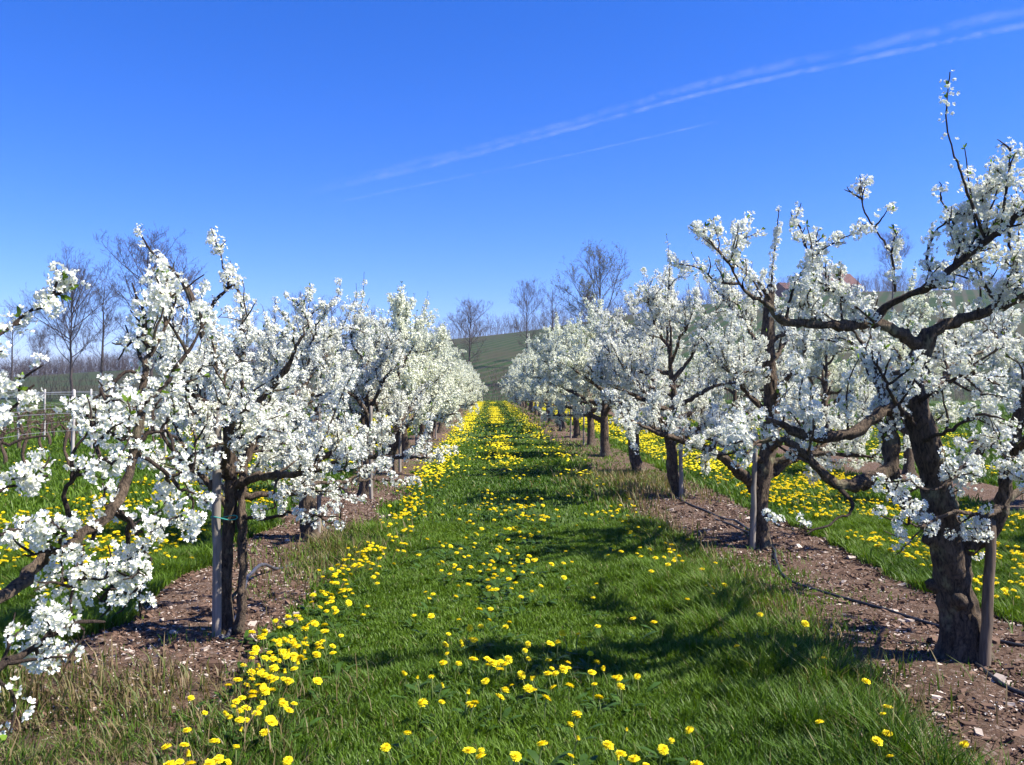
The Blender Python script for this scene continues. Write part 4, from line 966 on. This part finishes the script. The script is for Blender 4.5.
thicket('woods', 4000, lambda g, n: g.uniform(-190, -40, n), lambda g, n, x: 230 + g.normal(0, 9, n), lambda g, n: g.uniform(2, 5.5, n), 'distant brown woodland edge on the flat land at left', 19, .035)

# ------------------------------------------------------------------ houses on the hill
def house(px_, py_, d, w, dep, hw, hr, wallm, roofm, rz, label):
    c = at(px_, py_, d); z = Hs(c[0], c[1]) - .3; root = empty('house', (c[0], c[1], z), rz); tag(root, label, 'house', 'houses on the hill')
    mb = MB(); v = [(-w / 2, -dep / 2, 0), (w / 2, -dep / 2, 0), (w / 2, dep / 2, 0), (-w / 2, dep / 2, 0), (-w / 2, -dep / 2, hw), (w / 2, -dep / 2, hw), (w / 2, dep / 2, hw), (-w / 2, dep / 2, hw), (-w / 2, 0, hw + hr), (w / 2, 0, hw + hr)]
    mb.add(v, [(0, 1, 5, 4), (1, 2, 6, 5), (2, 3, 7, 6), (3, 0, 4, 7)], [(4, 7, 8), (5, 9, 6)]); child('wall', mb.mesh('wall', wallm, False), root)
    mb = MB(); e = .4; t = .18
    for s in (-1, 1):
        a = [(-w / 2 - e, s * (dep / 2 + e), hw - hr * e / (dep / 2)), (w / 2 + e, s * (dep / 2 + e), hw - hr * e / (dep / 2)), (w / 2 + e, 0, hw + hr + .02), (-w / 2 - e, 0, hw + hr + .02)]
        mb.add(a + [(x, y, zz + t) for x, y, zz in a], [(0, 1, 2, 3), (7, 6, 5, 4), (0, 4, 5, 1), (1, 5, 6, 2), (2, 6, 7, 3), (3, 7, 4, 0)])
    rf = child('roof', mb.mesh('roof', roofm, False), root)
    mb = MB(); mb.box(w * .25, .5, hw + hr + .4, .6, .6, 1.4); ch = new_obj('chimney', mb.mesh('chimney', M['redwall'], False), rf)
    for k in (-.3, 0, .3):
        mb = MB(); mb.box(w * k, -dep / 2 - .03, hw * .6, 1.0, .1, 1.2)
        child('window', mb.mesh('window', M['glass'], False), root)
    mb = MB(); mb.box(w * .14, -dep / 2 - .03, 1.0, .95, .1, 2.0); child('door', mb.mesh('door', M['door'], False), root)
house(836, 303, 262, 10, 9, 2.8, 3.6, M['wall'], M['roof'], .35, 'house with broad red-brown roof on the hill behind blossom')
house(800, 302, 268, 5.5, 7, 2.8, 2.4, M['wall'], M['grey_roof'], 1.2, 'small house with blue-grey gable roof left of the red-roofed one')
house(787, 303, 262, 5, 7, 2.6, 2.0, M['redwall'], M['roof'], .2, 'low brick house at the left end of the hilltop houses')

# ------------------------------------------------------------------ contrails high in the sky
def contrail(pts, label, alt, op, seed):
    """pts: (px, py, width in px)"""
    C = []
    for px_, py_, wpx in resample([(a, b, c) for a, b, c in pts], 60):
        dv = (CAM_M.to_3x3() @ Vector(((px_ - 512) / F, -(py_ - 382.5) / F, -1))); s = alt / dv.z
        C.append((dv.x * s, dv.y * s, 1.5 + alt, wpx / F * s * .36))
    C = np.array(C); rng = np.random.default_rng(seed); mb = MB(); P = resample(C, 160)
    P[:, 1] += P[:, 3] * 1.3 * (vnoise(np.arange(160) * .35, np.zeros(160), seed) - .5)
    tubes(mb, P[None, :, :3], P[None, :, 3], 24)
    m, ns, ls = mat('contrail_vapour'); tc = ns.new('ShaderNodeTexCoord')
    lw = nd(ns, 'ShaderNodeLayerWeight', Blend=.5)
    a = ns.new('ShaderNodeMath'); a.operation = 'SUBTRACT'; a.inputs[0].default_value = 1; ls.new(lw.outputs['Facing'], a.inputs[1])
    pw = nd(ns, 'ShaderNodeMath', operation='POWER'); pw.inputs[1].default_value = 1.8; ls.new(a.outputs[0], pw.inputs[0])
    mp = ns.new('ShaderNodeMapping'); mp.inputs['Scale'].default_value = (.0045, .0045, .0045); ls.new(tc.outputs['Object'], mp.inputs[0])
    n = noise_n(ns, ls, mp.outputs[0], 1.0, 8, .72, .6); nr = ramp(ns, ls, n, [(.38, (.0, .0, .0)), (.66, (1, 1, 1))])
    # thins out along its length
    at_ = ns.new('ShaderNodeAttribute'); at_.attribute_name = 'fade'
    m1 = nd(ns, 'ShaderNodeMath', operation='MULTIPLY'); ls.new(pw.outputs[0], m1.inputs[0]); ls.new(nr.outputs[0], m1.inputs[1])
    m2 = nd(ns, 'ShaderNodeMath', operation='MULTIPLY'); ls.new(m1.outputs[0], m2.inputs[0]); ls.new(at_.outputs['Fac'], m2.inputs[1])
    m3 = nd(ns, 'ShaderNodeMath', operation='MULTIPLY'); m3.inputs[1].default_value = op; ls.new(m2.outputs[0], m3.inputs[0])
    d1 = nd(ns, 'ShaderNodeBsdfDiffuse'); d1.inputs[0].default_value = (.95, .95, .95, 1); d2 = nd(ns, 'ShaderNodeBsdfTranslucent'); d2.inputs[0].default_value = (.95, .95, .95, 1)
    mx = ns.new('ShaderNodeMixShader'); mx.inputs[0].default_value = .5; ls.new(d1.outputs[0], mx.inputs[1]); ls.new(d2.outputs[0], mx.inputs[2])
    tr = ns.new('ShaderNodeBsdfTransparent'); fx = ns.new('ShaderNodeMixShader'); ls.new(m3.outputs[0], fx.inputs[0]); ls.new(tr.outputs[0], fx.inputs[1]); ls.new(mx.outputs[0], fx.inputs[2])
    o = ns.new('ShaderNodeOutputMaterial'); ls.new(fx.outputs[0], o.inputs[0])
    me = mb.mesh('contrail', m); ob = new_obj('contrail', me); t = np.linspace(0, 1, 160)
    f = np.repeat(sstep(0, .25, t) * (1 - .0 * t) * sstep(1, .93, t), 24).astype(np.float32)
    at2 = me.attributes.new('fade', 'FLOAT', 'POINT'); at2.data.foreach_set('value', f)
    tag(ob, label, 'contrail', 'contrails in the blue sky')
contrail([(290, 196, 14), (420, 162, 13), (560, 126, 12), (700, 84, 13), (860, 48, 15), (1024, 9, 18), (1200, -40, 20)], 'upper fuzzy white contrail of the close parallel pair', 3000, .07, 1)
contrail([(290, 198, 10), (420, 168, 9), (560, 132, 8), (700, 94, 8), (860, 60, 9), (1024, 25, 11), (1200, -18, 12)], 'lower brighter white contrail of the close parallel pair', 2900, .11, 2)
contrail([(300, 210, 4), (420, 185, 4), (560, 157, 4), (690, 128, 4), (730, 119, 4)], 'thin faint short contrail below the parallel pair', 2800, .07, 3)

# ------------------------------------------------------------------ the air
mb = MB(); mb.box(0, 1350, 22, 3200, 2900, 56)
m, ns, ls = mat('thin_haze'); pv = ns.new('ShaderNodeVolumePrincipled'); pv.inputs['Color'].default_value = (.62, .74, 1, 1); pv.inputs['Density'].default_value = .00026; pv.inputs['Anisotropy'].default_value = .2
o = ns.new('ShaderNodeOutputMaterial'); ls.new(pv.outputs[0], o.inputs['Volume'])
tag(mb.build('haze', m, smooth=False), 'thin blue haze over the far hillside and trees', 'haze', kind='stuff')
